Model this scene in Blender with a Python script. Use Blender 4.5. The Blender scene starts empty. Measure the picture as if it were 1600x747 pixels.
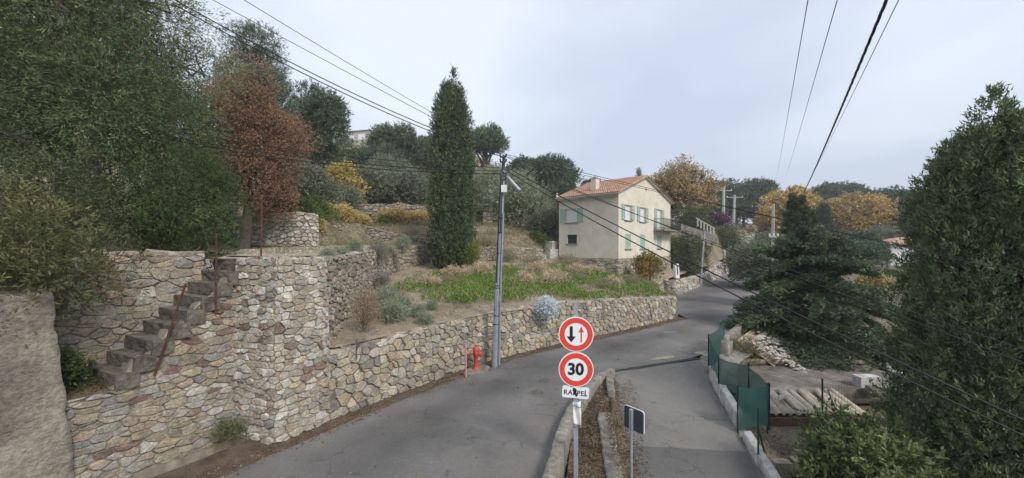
import bpy, math, random
import numpy as np
from mathutils import Vector, noise
from mathutils.bvhtree import BVHTree
random.seed(7)
R = math.radians
SC = bpy.context.scene
COL = SC.collection

# ------------------------------------------------------------------ camera, sky, sun, exposure
cam_d = bpy.data.cameras.new('camera'); cam = bpy.data.objects.new('camera', cam_d); COL.objects.link(cam)
cam.location = (0, 0, 4.15); cam.rotation_euler = (R(90), 0, 0)
cam_d.sensor_width = 36; cam_d.lens = 13.5; cam_d.shift_y = 0.0072
cam_d.clip_start = 0.05; cam_d.clip_end = 6000
SC.camera = cam

world = bpy.data.worlds.new('World'); SC.world = world; world.use_nodes = True
wn = world.node_tree.nodes; wl = world.node_tree.links
for n in list(wn): wn.remove(n)
wo = wn.new('ShaderNodeOutputWorld'); wb = wn.new('ShaderNodeBackground'); wl.new(wb.outputs[0], wo.inputs[0])
wb.inputs[1].default_value = 0.1
sky = wn.new('ShaderNodeTexSky'); sky.sky_type = 'NISHITA'; sky.sun_disc = False
sky.sun_elevation = R(42); sky.sun_rotation = R(140); sky.air_density = 1.4; sky.dust_density = 3.0
tc = wn.new('ShaderNodeTexCoord'); mp = wn.new('ShaderNodeMapping'); mp.inputs['Scale'].default_value = (1, 1, 2.6)
mp.inputs['Location'].default_value = (3.1, 0.4, 1.7)
wl.new(tc.outputs['Generated'], mp.inputs[0])
nz = wn.new('ShaderNodeTexNoise'); nz.inputs['Scale'].default_value = 1.25; nz.inputs['Detail'].default_value = 4.5
nz.inputs['Roughness'].default_value = 0.48; nz.inputs['Distortion'].default_value = 0.3
wl.new(mp.outputs[0], nz.inputs['Vector'])
rp = wn.new('ShaderNodeValToRGB'); wl.new(nz.outputs['Fac'], rp.inputs[0])
rp.color_ramp.elements[0].position = 0.34; rp.color_ramp.elements[0].color = (0.51, 0.572, 0.70, 1)
rp.color_ramp.elements[1].position = 0.66; rp.color_ramp.elements[1].color = (0.745, 0.80, 0.895, 1)
vm = wn.new('ShaderNodeVectorMath'); vm.operation = 'SCALE'; vm.inputs['Scale'].default_value = 6.8
wl.new(rp.outputs[0], vm.inputs[0])
mx = wn.new('ShaderNodeMix'); mx.data_type = 'RGBA'; mx.inputs[0].default_value = 0.88
wl.new(sky.outputs[0], mx.inputs[6]); wl.new(vm.outputs[0], mx.inputs[7]); wl.new(mx.outputs[2], wb.inputs[0])

sun_d = bpy.data.lights.new('sun', 'SUN'); sun_d.energy = 1.5; sun_d.angle = R(15); sun_d.color = (1.0, 0.955, 0.89)
sun = bpy.data.objects.new('sun', sun_d); COL.objects.link(sun)
_az = R(140); _el = R(42)
_d = Vector((math.sin(_az) * math.cos(_el), math.cos(_az) * math.cos(_el), math.sin(_el)))
sun.rotation_euler = _d.to_track_quat('Z', 'Y').to_euler(); sun.location = _d * 60
vs = SC.view_settings; vs.view_transform = 'Standard'; vs.look = 'None'; vs.gamma = 1; vs.use_curve_mapping = False
vs.exposure = 0.92
SC.cycles.max_bounces = 6; SC.cycles.diffuse_bounces = 3; SC.cycles.transparent_max_bounces = 12
SC.cycles.use_denoising = True

# ------------------------------------------------------------------ helpers
def at(u, v, Y):
    return Vector(((u - 800) / 600 * Y, Y, 4.15 - (v - 385) / 600 * Y))
def lerp(a, b, t): return a + (b - a) * t
def sm(x):
    x = min(1, max(0, x)); return x * x * (3 - 2 * x)
def tag(o, label=None, cat=None, group=None, kind=None):
    if label: o['label'] = label
    if cat: o['category'] = cat
    if group: o['group'] = group
    if kind: o['kind'] = kind
    return o
def empty(name, loc=(0, 0, 0), rz=0, label=None, cat=None, group=None):
    o = bpy.data.objects.new(name, None); COL.objects.link(o); o.location = loc; o.rotation_euler = (0, 0, rz)
    o.empty_display_size = 0.2
    return tag(o, label, cat, group)
def link(name, me, m, parent=None, loc=None):
    o = bpy.data.objects.new(name, me); COL.objects.link(o)
    if m is not None and len(me.materials) == 0: me.materials.append(m)
    if parent is not None: o.parent = parent
    if loc is not None: o.location = loc
    return o
def setcol(me, cols):
    ca = me.color_attributes.new('Col', 'FLOAT_COLOR', 'POINT')
    c = np.ones((len(me.vertices), 4), np.float32); c[:, :3] = cols
    ca.data.foreach_set('color', c.ravel())
def obj(name, verts, faces, m, parent=None, cols=None, smooth=False, off=None):
    me = bpy.data.meshes.new(name)
    if off is not None: verts = [(v[0] - off[0], v[1] - off[1], v[2] - off[2]) for v in verts]
    me.from_pydata([tuple(v) for v in verts], [], faces); me.update()
    if cols is not None: setcol(me, cols)
    if smooth: me.polygons.foreach_set('use_smooth', [True] * len(me.polygons))
    return link(name, me, m, parent, off)
class MB:
    def __init__(s): s.v = []; s.f = []
    def add(s, v, f):
        b = len(s.v); s.v += [tuple(x) for x in v]; s.f += [tuple(i + b for i in q) for q in f]; return s
    def box(s, c, d, rz=0, jit=0):
        ca, sa = math.cos(rz), math.sin(rz); v = []
        for x in (-.5, .5):
            for y in (-.5, .5):
                for z in (-.5, .5):
                    X, Y = x * d[0], y * d[1]
                    v.append((c[0] + X * ca - Y * sa + random.uniform(-jit, jit), c[1] + X * sa + Y * ca + random.uniform(-jit, jit), c[2] + z * d[2] + random.uniform(-jit, jit)))
        return s.add(v, [(0, 1, 3, 2), (4, 6, 7, 5), (0, 4, 5, 1), (2, 3, 7, 6), (0, 2, 6, 4), (1, 5, 7, 3)])
    def hexa(s, p):  # 8 points: bottom 4 ccw, top 4 ccw
        return s.add(p, [(3, 2, 1, 0), (4, 5, 6, 7), (0, 1, 5, 4), (1, 2, 6, 5), (2, 3, 7, 6), (3, 0, 4, 7)])
    def tube(s, path, rad, n=8, cap=True):
        path = [Vector(p) for p in path]
        if not hasattr(rad, '__len__'): rad = [rad] * len(path)
        rings = []; prev = None
        for i, p in enumerate(path):
            t = (path[min(i + 1, len(path) - 1)] - path[max(i - 1, 0)]).normalized()
            a = prev if prev is not None else (Vector((0, 0, 1)) if abs(t.z) < .9 else Vector((1, 0, 0)))
            x = (a - t * a.dot(t)).normalized(); y = t.cross(x); prev = x
            rings.append([p + (x * math.cos(2 * math.pi * k / n) + y * math.sin(2 * math.pi * k / n)) * rad[i] for k in range(n)])
        v = [q for r in rings for q in r]; f = []
        for i in range(len(path) - 1):
            for k in range(n):
                f.append((i * n + k, i * n + (k + 1) % n, (i + 1) * n + (k + 1) % n, (i + 1) * n + k))
        if cap: f.append(tuple(range(n))[::-1]); f.append(tuple((len(path) - 1) * n + k for k in range(n)))
        return s.add(v, f)
    def lathe(s, prof, c, n=20):  # prof: (r, z)
        return s.tube([(c[0], c[1], c[2] + z) for r, z in prof], [max(r, 1e-4) for r, z in prof], n)
    def poly(s, pts): return s.add(pts, [tuple(range(len(pts)))])
    def build(s, name, m, parent=None, smooth=False): return obj(name, s.v, s.f, m, parent, smooth=smooth)

def poly_len(path):
    P = [Vector(p) for p in path]; a = [0]
    for i in range(len(P) - 1): a.append(a[-1] + (P[i + 1] - P[i]).length)
    return P, a
def resample(path, n):
    P, a = poly_len(path); out = []
    for k in range(n):
        s = a[-1] * k / (n - 1); i = 0
        while i < len(P) - 2 and a[i + 1] < s: i += 1
        out.append(P[i].lerp(P[i + 1], (s - a[i]) / max(1e-9, a[i + 1] - a[i])))
    return out
def smooth_path(path, it=2):
    P = [Vector(p) for p in path]
    for _ in range(it):
        Q = [P[0]]
        for i in range(len(P) - 1): Q += [P[i].lerp(P[i + 1], .25), P[i].lerp(P[i + 1], .75)]
        P = Q + [P[-1]]
    return P

# ------------------------------------------------------------------ materials
def nodes(name):
    m = bpy.data.materials.new(name); m.use_nodes = True; nt = m.node_tree
    return m, nt, nt.nodes, nt.links, nt.nodes['Principled BSDF']
def ramp_noise(nt, pos, scale, stops, detail=5, rough=.6, dist=0.):
    N, L = nt.nodes, nt.links
    n = N.new('ShaderNodeTexNoise'); n.inputs['Scale'].default_value = scale; n.inputs['Detail'].default_value = detail
    n.inputs['Roughness'].default_value = rough; n.inputs['Distortion'].default_value = dist
    L.new(pos, n.inputs['Vector'])
    r = N.new('ShaderNodeValToRGB'); L.new(n.outputs['Fac'], r.inputs[0]); e = r.color_ramp.elements
    while len(e) < len(stops): e.new(.5)
    for k, (p, c) in enumerate(stops):
        e[k].position = p; e[k].color = (*c, 1) if hasattr(c, '__len__') else (c, c, c, 1)
    return r.outputs[0], n.outputs['Fac']
def mixc(nt, a, b, fac, mode='MIX'):
    x = nt.nodes.new('ShaderNodeMix'); x.data_type = 'RGBA'; x.blend_type = mode
    if hasattr(fac, 'is_linked'): nt.links.new(fac, x.inputs[0])
    else: x.inputs[0].default_value = fac
    for s, i in ((a, 6), (b, 7)):
        if hasattr(s, 'is_linked'): nt.links.new(s, x.inputs[i])
        else: x.inputs[i].default_value = (*s, 1)
    return x.outputs[2]
def mat(name, stops, scale=3, rough=.85, bump=0., bscale=30, over=None, attr=False, metal=0., fine=None, bdist=.02, spec=.3):
    """base colour from a noise ramp; over = (scale, low, high) grey multiply; attr: colour comes from the mesh attribute Col"""
    m, nt, N, L, b = nodes(name)
    g = N.new('ShaderNodeNewGeometry').outputs['Position']
    c, _ = ramp_noise(nt, g, scale, stops)
    if attr:
        a = N.new('ShaderNodeAttribute'); a.attribute_name = 'Col'
        c = mixc(nt, a.outputs['Color'], c, 1.0, 'MULTIPLY')
    if over:
        o, _ = ramp_noise(nt, g, over[0], [(.3, over[1]), (.7, over[2])], 6)
        c = mixc(nt, c, o, 1.0, 'MULTIPLY')
    if fine:
        o, _ = ramp_noise(nt, g, fine[0], [(.35, fine[1]), (.65, fine[2])], 2)
        c = mixc(nt, c, o, 1.0, 'MULTIPLY')
    L.new(c, b.inputs['Base Color']); b.inputs['Roughness'].default_value = rough; b.inputs['Metallic'].default_value = metal
    b.inputs['Specular IOR Level'].default_value = spec
    if bump:
        n = N.new('ShaderNodeTexNoise'); n.inputs['Scale'].default_value = bscale; n.inputs['Detail'].default_value = 10; n.inputs['Roughness'].default_value = .68
        L.new(g, n.inputs['Vector'])
        bp = N.new('ShaderNodeBump'); bp.inputs['Strength'].default_value = bump; bp.inputs['Distance'].default_value = bdist
        L.new(n.outputs['Fac'], bp.inputs['Height']); L.new(bp.outputs[0], b.inputs['Normal'])
    return m
def leafmat(name, trans=.25, rough=.6):
    m, nt, N, L, b = nodes(name)
    a = N.new('ShaderNodeAttribute'); a.attribute_name = 'Col'
    L.new(a.outputs['Color'], b.inputs['Base Color']); b.inputs['Roughness'].default_value = rough
    b.inputs['Specular IOR Level'].default_value = .25
    t = N.new('ShaderNodeBsdfTranslucent'); L.new(a.outputs['Color'], t.inputs[0])
    x = N.new('ShaderNodeMixShader'); x.inputs[0].default_value = trans
    L.new(b.outputs[0], x.inputs[1]); L.new(t.outputs[0], x.inputs[2])
    L.new(x.outputs[0], N['Material Output'].inputs[0])
    return m
M = {}
M['leaf'] = leafmat('leaf'); M['needle'] = leafmat('needle', .12, .7); M['dryleaf'] = leafmat('dry_leaf', .15, .9)
M['bark'] = mat('bark', [(.3, (.07, .055, .042)), (.7, (.17, .145, .12))], 9, .95, .8, 25)
M['stone'] = mat('stone', [(.25, (.76, .74, .70)), (.5, (1.1, 1.085, 1.06)), (.78, (1.4, 1.38, 1.33))], 4, .97, 1., 22, over=(15, .62, 1.2), attr=True, bdist=.05, fine=(60, .72, 1.16))
M['mortar'] = mat('mortar', [(.3, (.20, .172, .138)), (.7, (.40, .355, .29))], 6, 1, .8, 45, over=(1.3, .75, 1.1))
M['earthjoint'] = mat('earth_joint', [(.3, (.075, .06, .045)), (.7, (.20, .165, .12))], 6, 1, .8, 40)
M['render'] = mat('old_render', [(.25, (.24, .212, .172)), (.5, (.38, .337, .275)), (.75, (.45, .40, .325))], 1.0, 1, 1.0, 7, over=(1.3, .62, 1.12), fine=(16, .78, 1.1), bdist=.12)
M['step'] = mat('mossy_step', [(.3, (.075, .068, .055)), (.7, (.21, .19, .155))], 5, 1, .9, 22, over=(20, .75, 1.1), bdist=.03)
M['concrete'] = mat('concrete', [(.3, (.17, .155, .125)), (.5, (.28, .262, .225)), (.7, (.38, .355, .31))], 1.8, .95, .9, 30, over=(7, .6, 1.12), fine=(55, .75, 1.1), bdist=.03)
M['whitewall'] = mat('limewash', [(.3, (.26, .245, .21)), (.46, (.50, .48, .44)), (.62, (.64, .63, .6))], 2.6, .95, .7, 26, over=(7, .68, 1.06), fine=(50, .82, 1.05), bdist=.03)
M['soil'] = mat('dry_soil', [(.25, (.21, .16, .11)), (.5, (.32, .26, .185)), (.75, (.42, .355, .265))], .9, 1, 1, 16, over=(7, .72, 1.1), fine=(45, .72, 1.18), bdist=.05)
M['gravel'] = mat('gravel_soil', [(.25, (.31, .25, .175)), (.5, (.41, .34, .245)), (.75, (.49, .42, .32))], .7, 1, 1, 18, over=(9, .7, 1.12), fine=(50, .7, 1.2), bdist=.05)
M['hill'] = mat('hill_scrub', [(.25, (.15, .13, .078)), (.5, (.27, .222, .145)), (.75, (.38, .315, .22))], .3, 1, 1, 6, over=(2.5, .65, 1.15), fine=(18, .7, 1.2), bdist=.15)
M['darksoil'] = mat('yard_soil', [(.25, (.10, .08, .06)), (.5, (.17, .14, .10)), (.75, (.25, .205, .155))], .8, 1, 1, 14, over=(6, .7, 1.1), fine=(40, .7, 1.2), bdist=.05)
M['galv'] = mat('galvanised_steel', [(.3, (.30, .33, .37)), (.7, (.42, .455, .50))], 5, .5, .1, 30, metal=.35, over=(1.2, .85, 1.05))
M['cable'] = mat('cable_black', [(.3, (.012, .012, .014)), (.7, (.022, .022, .024))], 5, .6)
M['wiregrey'] = mat('wire_grey', [(.3, (.06, .06, .065)), (.7, (.09, .09, .095))], 5, .5)
M['rust'] = mat('rusty_iron', [(.3, (.05, .026, .02)), (.7, (.13, .062, .042))], 12, .9, .5, 60)
M['red'] = mat('hydrant_red', [(.3, (.40, .055, .04)), (.7, (.52, .10, .07))], 8, .5, .1, 60, over=(18, .85, 1.05))
M['pink'] = mat('faded_red', [(.3, (.42, .17, .15)), (.7, (.55, .27, .24))], 8, .8, .2, 60)
M['signred'] = mat('sign_red', [(.3, (.66, .055, .04)), (.7, (.72, .075, .055))], 4, .4)
M['signwhite'] = mat('sign_white', [(.3, (.74, .75, .78)), (.7, (.82, .83, .85))], 4, .4)
M['black'] = mat('sign_black', [(.3, (.012, .012, .016)), (.7, (.02, .02, .024))], 4, .5)
M['signback'] = mat('sign_back', [(.3, (.045, .055, .075)), (.7, (.065, .078, .10))], 6, .5)
M['plaster'] = mat('house_plaster', [(.28, (.62, .57, .465)), (.72, (.74, .69, .58))], .45, .95, .2, 35, over=(1.5, .86, 1.05), fine=(26, .95, 1.03))
M['shutter'] = mat('shutter_green', [(.3, (.30, .43, .35)), (.7, (.40, .52, .44))], 4, .7, .1, 40)
M['white'] = mat('white_paint', [(.3, (.66, .66, .67)), (.7, (.76, .76, .77))], 3, .6)
M['glass'] = mat('dark_glass', [(.3, (.02, .04, .045)), (.7, (.05, .08, .085))], 3, .15, spec=.6)
M['iron'] = mat('dark_iron', [(.3, (.03, .035, .035)), (.7, (.055, .06, .06))], 8, .6)
M['tile'] = mat('roof_tile', [(.25, (.33, .185, .125)), (.5, (.47, .29, .205)), (.78, (.56, .41, .32))], 3.5, .9, .5, 30, over=(14, .75, 1.1), fine=(1.1, .85, 1.08))
M['paletile'] = mat('pale_tile', [(.3, (.34, .285, .22)), (.7, (.52, .455, .37))], 4, .95, .5, 40, over=(14, .8, 1.06))
M['brownboard'] = mat('brown_board', [(.3, (.11, .06, .035)), (.7, (.19, .11, .07))], 4, .9, .4, 40)
M['netting'] = mat('green_netting', [(.3, (.005, .032, .03)), (.7, (.012, .056, .051))], 2.5, .55, .35, 9, fine=(160, .75, 1.2), bdist=.03)
_m, _nt, _N, _L, _b = nodes('net_cloth')
_t = _N.new('ShaderNodeBsdfTranslucent'); _t.inputs[0].default_value = (.03, .15, .13, 1); _tr = _N.new('ShaderNodeBsdfTransparent')
_x = _N.new('ShaderNodeMixShader'); _x.inputs[0].default_value = .3; _y = _N.new('ShaderNodeMixShader'); _y.inputs[0].default_value = .2
_g = _N.new('ShaderNodeNewGeometry').outputs['Position']; _c, _ = ramp_noise(_nt, _g, 3, [(.3, (.018, .075, .068)), (.7, (.035, .12, .108))]); _L.new(_c, _b.inputs['Base Color']); _b.inputs['Roughness'].default_value = .7
_L.new(_b.outputs[0], _x.inputs[1]); _L.new(_t.outputs[0], _x.inputs[2]); _L.new(_x.outputs[0], _y.inputs[1]); _L.new(_tr.outputs[0], _y.inputs[2]); _L.new(_y.outputs[0], _N['Material Output'].inputs[0])
M['net'] = _m
M['fencepost'] = mat('fence_post_dark', [(.3, (.012, .03, .028)), (.7, (.02, .045, .042))], 8, .5)
M['pole_conc'] = mat('pole_concrete', [(.3, (.36, .355, .34)), (.7, (.50, .49, .47))], 4, .9, .2, 50)
M['plaque'] = mat('plaque', [(.3, (.70, .70, .68)), (.7, (.80, .80, .78))], 5, .5)
def asphalt_mat(name, lo, hi, warm, patch, lane_band=False):
    m, nt, N, L, b = nodes(name)
    g = N.new('ShaderNodeNewGeometry').outputs['Position']
    c, _ = ramp_noise(nt, g, .38, [(.32, lo), (.68, hi)], 3, .5)
    w, _ = ramp_noise(nt, g, 1.3, [(.5, 0.), (.75, patch)], 5, .6, .5)
    c = mixc(nt, c, warm, w)
    at_ = N.new('ShaderNodeAttribute'); at_.attribute_name = 'Col'      # tone across the lane: darker band in the middle, paler sides
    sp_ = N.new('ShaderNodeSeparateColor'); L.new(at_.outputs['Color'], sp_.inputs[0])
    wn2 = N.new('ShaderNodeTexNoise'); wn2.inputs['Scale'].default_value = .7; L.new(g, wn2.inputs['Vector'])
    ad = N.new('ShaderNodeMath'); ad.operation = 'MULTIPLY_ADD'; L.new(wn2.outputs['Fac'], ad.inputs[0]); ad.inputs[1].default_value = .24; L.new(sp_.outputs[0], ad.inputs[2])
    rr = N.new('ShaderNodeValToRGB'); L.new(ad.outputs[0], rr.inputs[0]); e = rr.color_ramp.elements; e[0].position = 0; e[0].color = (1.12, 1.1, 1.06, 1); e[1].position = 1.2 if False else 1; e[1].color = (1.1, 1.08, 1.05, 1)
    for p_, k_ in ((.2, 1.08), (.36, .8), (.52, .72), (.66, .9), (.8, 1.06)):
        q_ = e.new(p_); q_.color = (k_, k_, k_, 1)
    if lane_band: c = mixc(nt, c, rr.outputs[0], 1, 'MULTIPLY')
    s, _ = ramp_noise(nt, g, 130, [(.34, .62), (.5, 1.), (.66, 1.5)], 2, .7)
    c = mixc(nt, c, s, 1, 'MULTIPLY')
    t, _ = ramp_noise(nt, g, 9, [(.3, .88), (.7, 1.08)], 6, .7)
    c = mixc(nt, c, t, 1, 'MULTIPLY')
    v = N.new('ShaderNodeTexVoronoi'); v.feature = 'DISTANCE_TO_EDGE'; v.inputs['Scale'].default_value = .5
    nn = N.new('ShaderNodeTexNoise'); nn.inputs['Scale'].default_value = 1.6; nn.inputs['Detail'].default_value = 7; L.new(g, nn.inputs['Vector'])
    av = N.new('ShaderNodeVectorMath'); av.operation = 'ADD'; L.new(g, av.inputs[0]); L.new(nn.outputs['Color'], av.inputs[1]); L.new(av.outputs[0], v.inputs['Vector'])
    r = N.new('ShaderNodeValToRGB'); L.new(v.outputs['Distance'], r.inputs[0])
    r.color_ramp.elements[0].color = (.6, .6, .6, 1); r.color_ramp.elements[1].position = .014; r.color_ramp.elements[1].color = (1, 1, 1, 1)
    k, _ = ramp_noise(nt, g, .6, [(.44, 0.), (.56, 1.)], 3)
    cr = mixc(nt, (1, 1, 1), r.outputs[0], k)
    c = mixc(nt, c, cr, 1, 'MULTIPLY')
    L.new(c, b.inputs['Base Color']); b.inputs['Roughness'].default_value = .82; b.inputs['Specular IOR Level'].default_value = .35
    n = N.new('ShaderNodeTexNoise'); n.inputs['Scale'].default_value = 110; n.inputs['Detail'].default_value = 3; L.new(g, n.inputs['Vector'])
    bp = N.new('ShaderNodeBump'); bp.inputs['Strength'].default_value = .55; bp.inputs['Distance'].default_value = .012
    L.new(n.outputs['Fac'], bp.inputs['Height']); L.new(bp.outputs[0], b.inputs['Normal'])
    return m
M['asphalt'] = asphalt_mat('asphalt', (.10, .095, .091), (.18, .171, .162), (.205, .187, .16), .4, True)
M['asphalt2'] = asphalt_mat('driveway_asphalt', (.125, .119, .11), (.195, .185, .17), (.21, .19, .16), .6)
M['asphalt3'] = asphalt_mat('newer_asphalt', (.085, .082, .08), (.12, .115, .11), (.14, .13, .115), .4)
M['sand'] = mat('sand_patch', [(.3, (.30, .25, .185)), (.7, (.42, .36, .28))], 4, 1, .8, 40, fine=(60, .75, 1.15))
M['wornlid'] = mat('worn_lid', [(.3, (.075, .07, .062)), (.7, (.15, .14, .125))], 14, .8, .5, 60)
M['littersoil'] = mat('litter_soil', [(.3, (.07, .05, .035)), (.7, (.16, .12, .085))], 3, 1, .9, 30, fine=(50, .6, 1.3), bdist=.03)
M['darkslab'] = mat('weathered_slab', [(.3, (.12, .10, .082)), (.5, (.21, .185, .155)), (.7, (.31, .285, .25))], 1.1, .95, .8, 26, over=(5, .6, 1.12), fine=(40, .75, 1.12), bdist=.03)

# ------------------------------------------------------------------ terrain
BV = []
def patch(name, A, B, nu, nv, m, zf=None, power=1., amp=.03, fs=.8, blend=2.5, ground=True, thick=0):
    """sheet ruled between two polylines; zf(x, y) gives the height away from edge A"""
    A = resample(A, nu); B = resample(B, nu); v = []; f = []
    for i in range(nu):
        for j in range(nv):
            t = (j / (nv - 1)) ** power; p = A[i].lerp(B[i], t); z = p.z
            if zf:
                d = math.hypot(p.x - A[i].x, p.y - A[i].y); w = sm(d / blend); z = lerp(A[i].z, zf(p.x, p.y), w)
            else: w = 1
            e = min(1, j, nv - 1 - j) if not zf else min(1, j, d / 12)
            z += noise.noise(Vector((p.x * fs, p.y * fs, 3.3))) * amp * e + noise.noise(Vector((p.x * fs * 3.7, p.y * fs * 3.7, 7.7))) * amp * .4 * e
            v.append((p.x, p.y, z))
    for i in range(nu - 1):
        for j in range(nv - 1):
            a = i * nv + j; f.append((a, a + nv, a + nv + 1, a + 1))
    o = obj(name, v, f, m, smooth=True); tag(o, kind='structure')
    if ground: BV.append(BVHTree.FromPolygons(v, f))
    return o
def gz(x, y, default=0.):
    best = None
    for b in BV:
        h = b.ray_cast(Vector((x, y, 200)), Vector((0, 0, -1)))
        if h[0] is not None and (best is None or h[0].z > best): best = h[0].z
    return default if best is None else best
SLX = [-60, -10, 5, 20, 40, 100]; SLV = [.36, .29, .205, .13, .07, .085]
def H(x, y):
    y = min(y, 108 + .1 * (y - 108))
    b = 3.86 + .34 * sm((y - 10) / 15) + float(np.interp(x, SLX, SLV)) / .33 * (.17 * max(0, min(20, y - 26)) + .39 * max(0, y - 46))
    b += .95 * sm((y - 28.1) / .5) * sm((-5.2 - x) / 1.2) * sm((x + 40) / 5) + .5 * sm((y - 35) / .5) * sm((1 - x) / 2)
    bank = 3.86 + .34 * sm((y - 10) / 15) + 1.6 * sm((y - 19.4) / .7) * sm((-9.9 - x) / 1.2)
    return max(b, bank)
def VZ(x, y):
    z = -1.25 + .095 * max(0, y - 14) + .05 * max(0, y - 60)
    return z - .05 * max(0, x - 9) * max(0, min(1, (24 - y) / 20))

L_EDGE = [(-12, -3), (-9, 2), (-6.9, 5), (-5.55, 6.9), (-4.95, 8.0), (-4.3, 8.95), (-3.1, 10.65), (-2.0, 12.25), (-.55, 13.95), (1.75, 15.95), (4.7, 18.1), (9.9, 22.3)]
L_FAR = [(9.9, 22.3, 0), (10.2, 25.5, 0), (13.0, 32.4, 0), (19, 38.8, .1), (27.9, 49, .75), (38, 61.8, 2.4), (52, 76, 5), (66, 96, 8)]
R_EDGE = [(-2.0, -3, 0), (-.6, 2, 0), (.1, 5, 0), (.62, 6.9, 0), (1.15, 8.9, 0), (2.0, 10.6, 0), (3.2, 12.5, 0), (6.8, 14.2, 0), (9.3, 16.7, 0), (13.7, 21.6, 0), (17.2, 26, 0), (21.5, 33, 0), (26, 39.5, .1), (34, 48, .75), (44, 60, 2.4), (58, 74, 5), (72, 94, 8)]
left_all = smooth_path([(x + .22, y - .2, 0) for x, y in L_EDGE], 1) + [Vector(p) for p in L_FAR[1:]]
patch('ground', [(-640, -540, -8.9), (640, -540, -8.9)], [(-640, 740, -8.9), (640, 740, -8.9)], 3, 3, M['hill'], amp=0, ground=False)
def strip_match(A, n): return resample(A, n)
# road: left and right rows matched by distance along Y
def by_y(P, ys):
    P = [Vector(p) for p in P]; out = []
    for y in ys:
        i = 0
        while i < len(P) - 2 and P[i + 1].y < y: i += 1
        t = (y - P[i].y) / (P[i + 1].y - P[i].y); out.append(P[i].lerp(P[i + 1], t))
    return out
ys = list(np.linspace(-2.5, 9, 34)) + list(np.linspace(9.3, 30, 64)) + list(np.linspace(31, 93, 60))
LA = by_y(left_all, ys); RA = by_y(smooth_path(R_EDGE, 1), ys)
v = []; f = []; nv = 13
for i in range(len(ys)):
    for j in range(nv):
        t = j / (nv - 1); p = LA[i].lerp(RA[i], t); z = p.z + .045 * (1 - (2 * t - 1) ** 2) + noise.noise(p * .5) * .02
        v.append((p.x, p.y, z))
for i in range(len(ys) - 1):
    for j in range(nv - 1):
        a = i * nv + j; f.append((a, a + 1, a + nv + 1, a + nv))
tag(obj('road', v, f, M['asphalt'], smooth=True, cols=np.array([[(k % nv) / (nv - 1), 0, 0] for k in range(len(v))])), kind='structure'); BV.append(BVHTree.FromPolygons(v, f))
# verge under the litter, between the wall foot and the asphalt
patch('road_verge', [(x - .5, y + .4, .05) for x, y in L_EDGE], [(x + .42, y - .34, -.012) for x, y in L_EDGE], 90, 5, M['littersoil'], amp=.02, fs=3)

# driveway that drops away from the road
DL = [(3.25, 12.55, .012), (3.0, 11.4, -.2), (2.75, 9.8, -.5), (2.55, 8.2, -.82), (2.4, 6.5, -1.15), (2.2, 2.5, -1.8)]
DR = [(6.85, 14.2, .012), (6.45, 12.8, -.1), (6.1, 11.5, -.3), (5.7, 9.7, -.58), (5.4, 8.2, -.85), (5.05, 6.5, -1.15), (4.4, 2.5, -1.8)]
patch('driveway', smooth_path(DL, 2), smooth_path(DR, 2), 60, 14, M['asphalt2'], amp=.015, fs=1.2)
def drv(t, s):   # point on the driveway
    a = resample(smooth_path(DL, 2), 101)[int(t * 100)]; b = resample(smooth_path(DR, 2), 101)[int(t * 100)]; return a.lerp(b, s)
patch('driveway_patch', [drv(t, .02) + Vector((0, 0, .006)) for t in np.linspace(.34, .97, 20)], [drv(t, .985) + Vector((0, 0, .006)) for t in np.linspace(.44, .97, 20)], 40, 14, M['asphalt3'], amp=.015, fs=1.2)

# garden behind the roadside wall
GA = [(-4.75, 9.6, 1.62), (-4.45, 9.55, 1.62), (-3.45, 10.95, 1.62), (-2.2, 12.45, 1.68), (-.75, 13.95, 1.72), (1.55, 16.05, 1.62), (4.5, 18.35, 1.42), (9.3, 22.6, 1.12), (9.35, 23.2, 1.1), (9.75, 25.6, 1.1), (11.85, 30.9, 1.12), (13.2, 33.6, 1.15)]
UB = [(-4.72, 9.75, 1.68), (-5.3, 12.5, 1.9), (-6.2, 17, 2.2), (-7.0, 21, 2.4), (-7.25, 24.6, 2.6), (-5.9, 28, 2.95), (2.7, 33.1, 3.05), (4.2, 36.2, 3.1), (10.5, 43, 3.1), (17, 42, 2.4), (19, 40.5, 1.6)]
patch('garden', GA, UB, 90, 40, M['soil'], amp=.09, fs=.7)
# strip between garden front edge and far roadside wall
HA = [(-26, -4, 4.0), (-12, 1.4, 4.0), (-9.6, 5.2, 4.0), (-8.6, 6.9, 3.95), (-7.4, 8.9, 3.92), (-6.7, 9.3, 3.84), (-6.0, 8.85, 3.84), (-5.15, 8.6, 3.84), (-5.0, 9.5, 3.84), (-5.6, 12.5, 3.84), (-6.5, 17, 3.9), (-7.35, 21, 4.02), (-7.7, 24.8, 4.12), (-6.2, 28.4, 4.18), (2.5, 33.5, 4.0), (4.0, 36.8, 3.5), (10, 43.4, 3.25), (17.3, 43, 2.7), (19.6, 41, 2.0), (22, 43.5, 1.9), (29, 52, 2.6), (38.5, 64, 4.6), (60, 92, 9)]
HB = [(-120, -60, 12), (-150, -20, 18), (-160, 0, 20), (-160, 10, 22), (-165, 20, 24), (-165, 25, 25), (-165, 30, 26), (-165, 36, 27), (-165, 42, 28), (-165, 55, 32), (-160, 75, 38), (-150, 100, 44), (-140, 130, 50), (-90, 180, 58), (-35, 210, 55), (-10, 220, 50), (20, 225, 40), (45, 225, 32), (65, 222, 26), (85, 220, 22), (105, 215, 20), (125, 205, 20), (150, 190, 20)]
patch('hillside', HA, HB, 210, 84, M['hill'], zf=H, power=2.1, amp=.1, fs=.45, blend=2.2)
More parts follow.
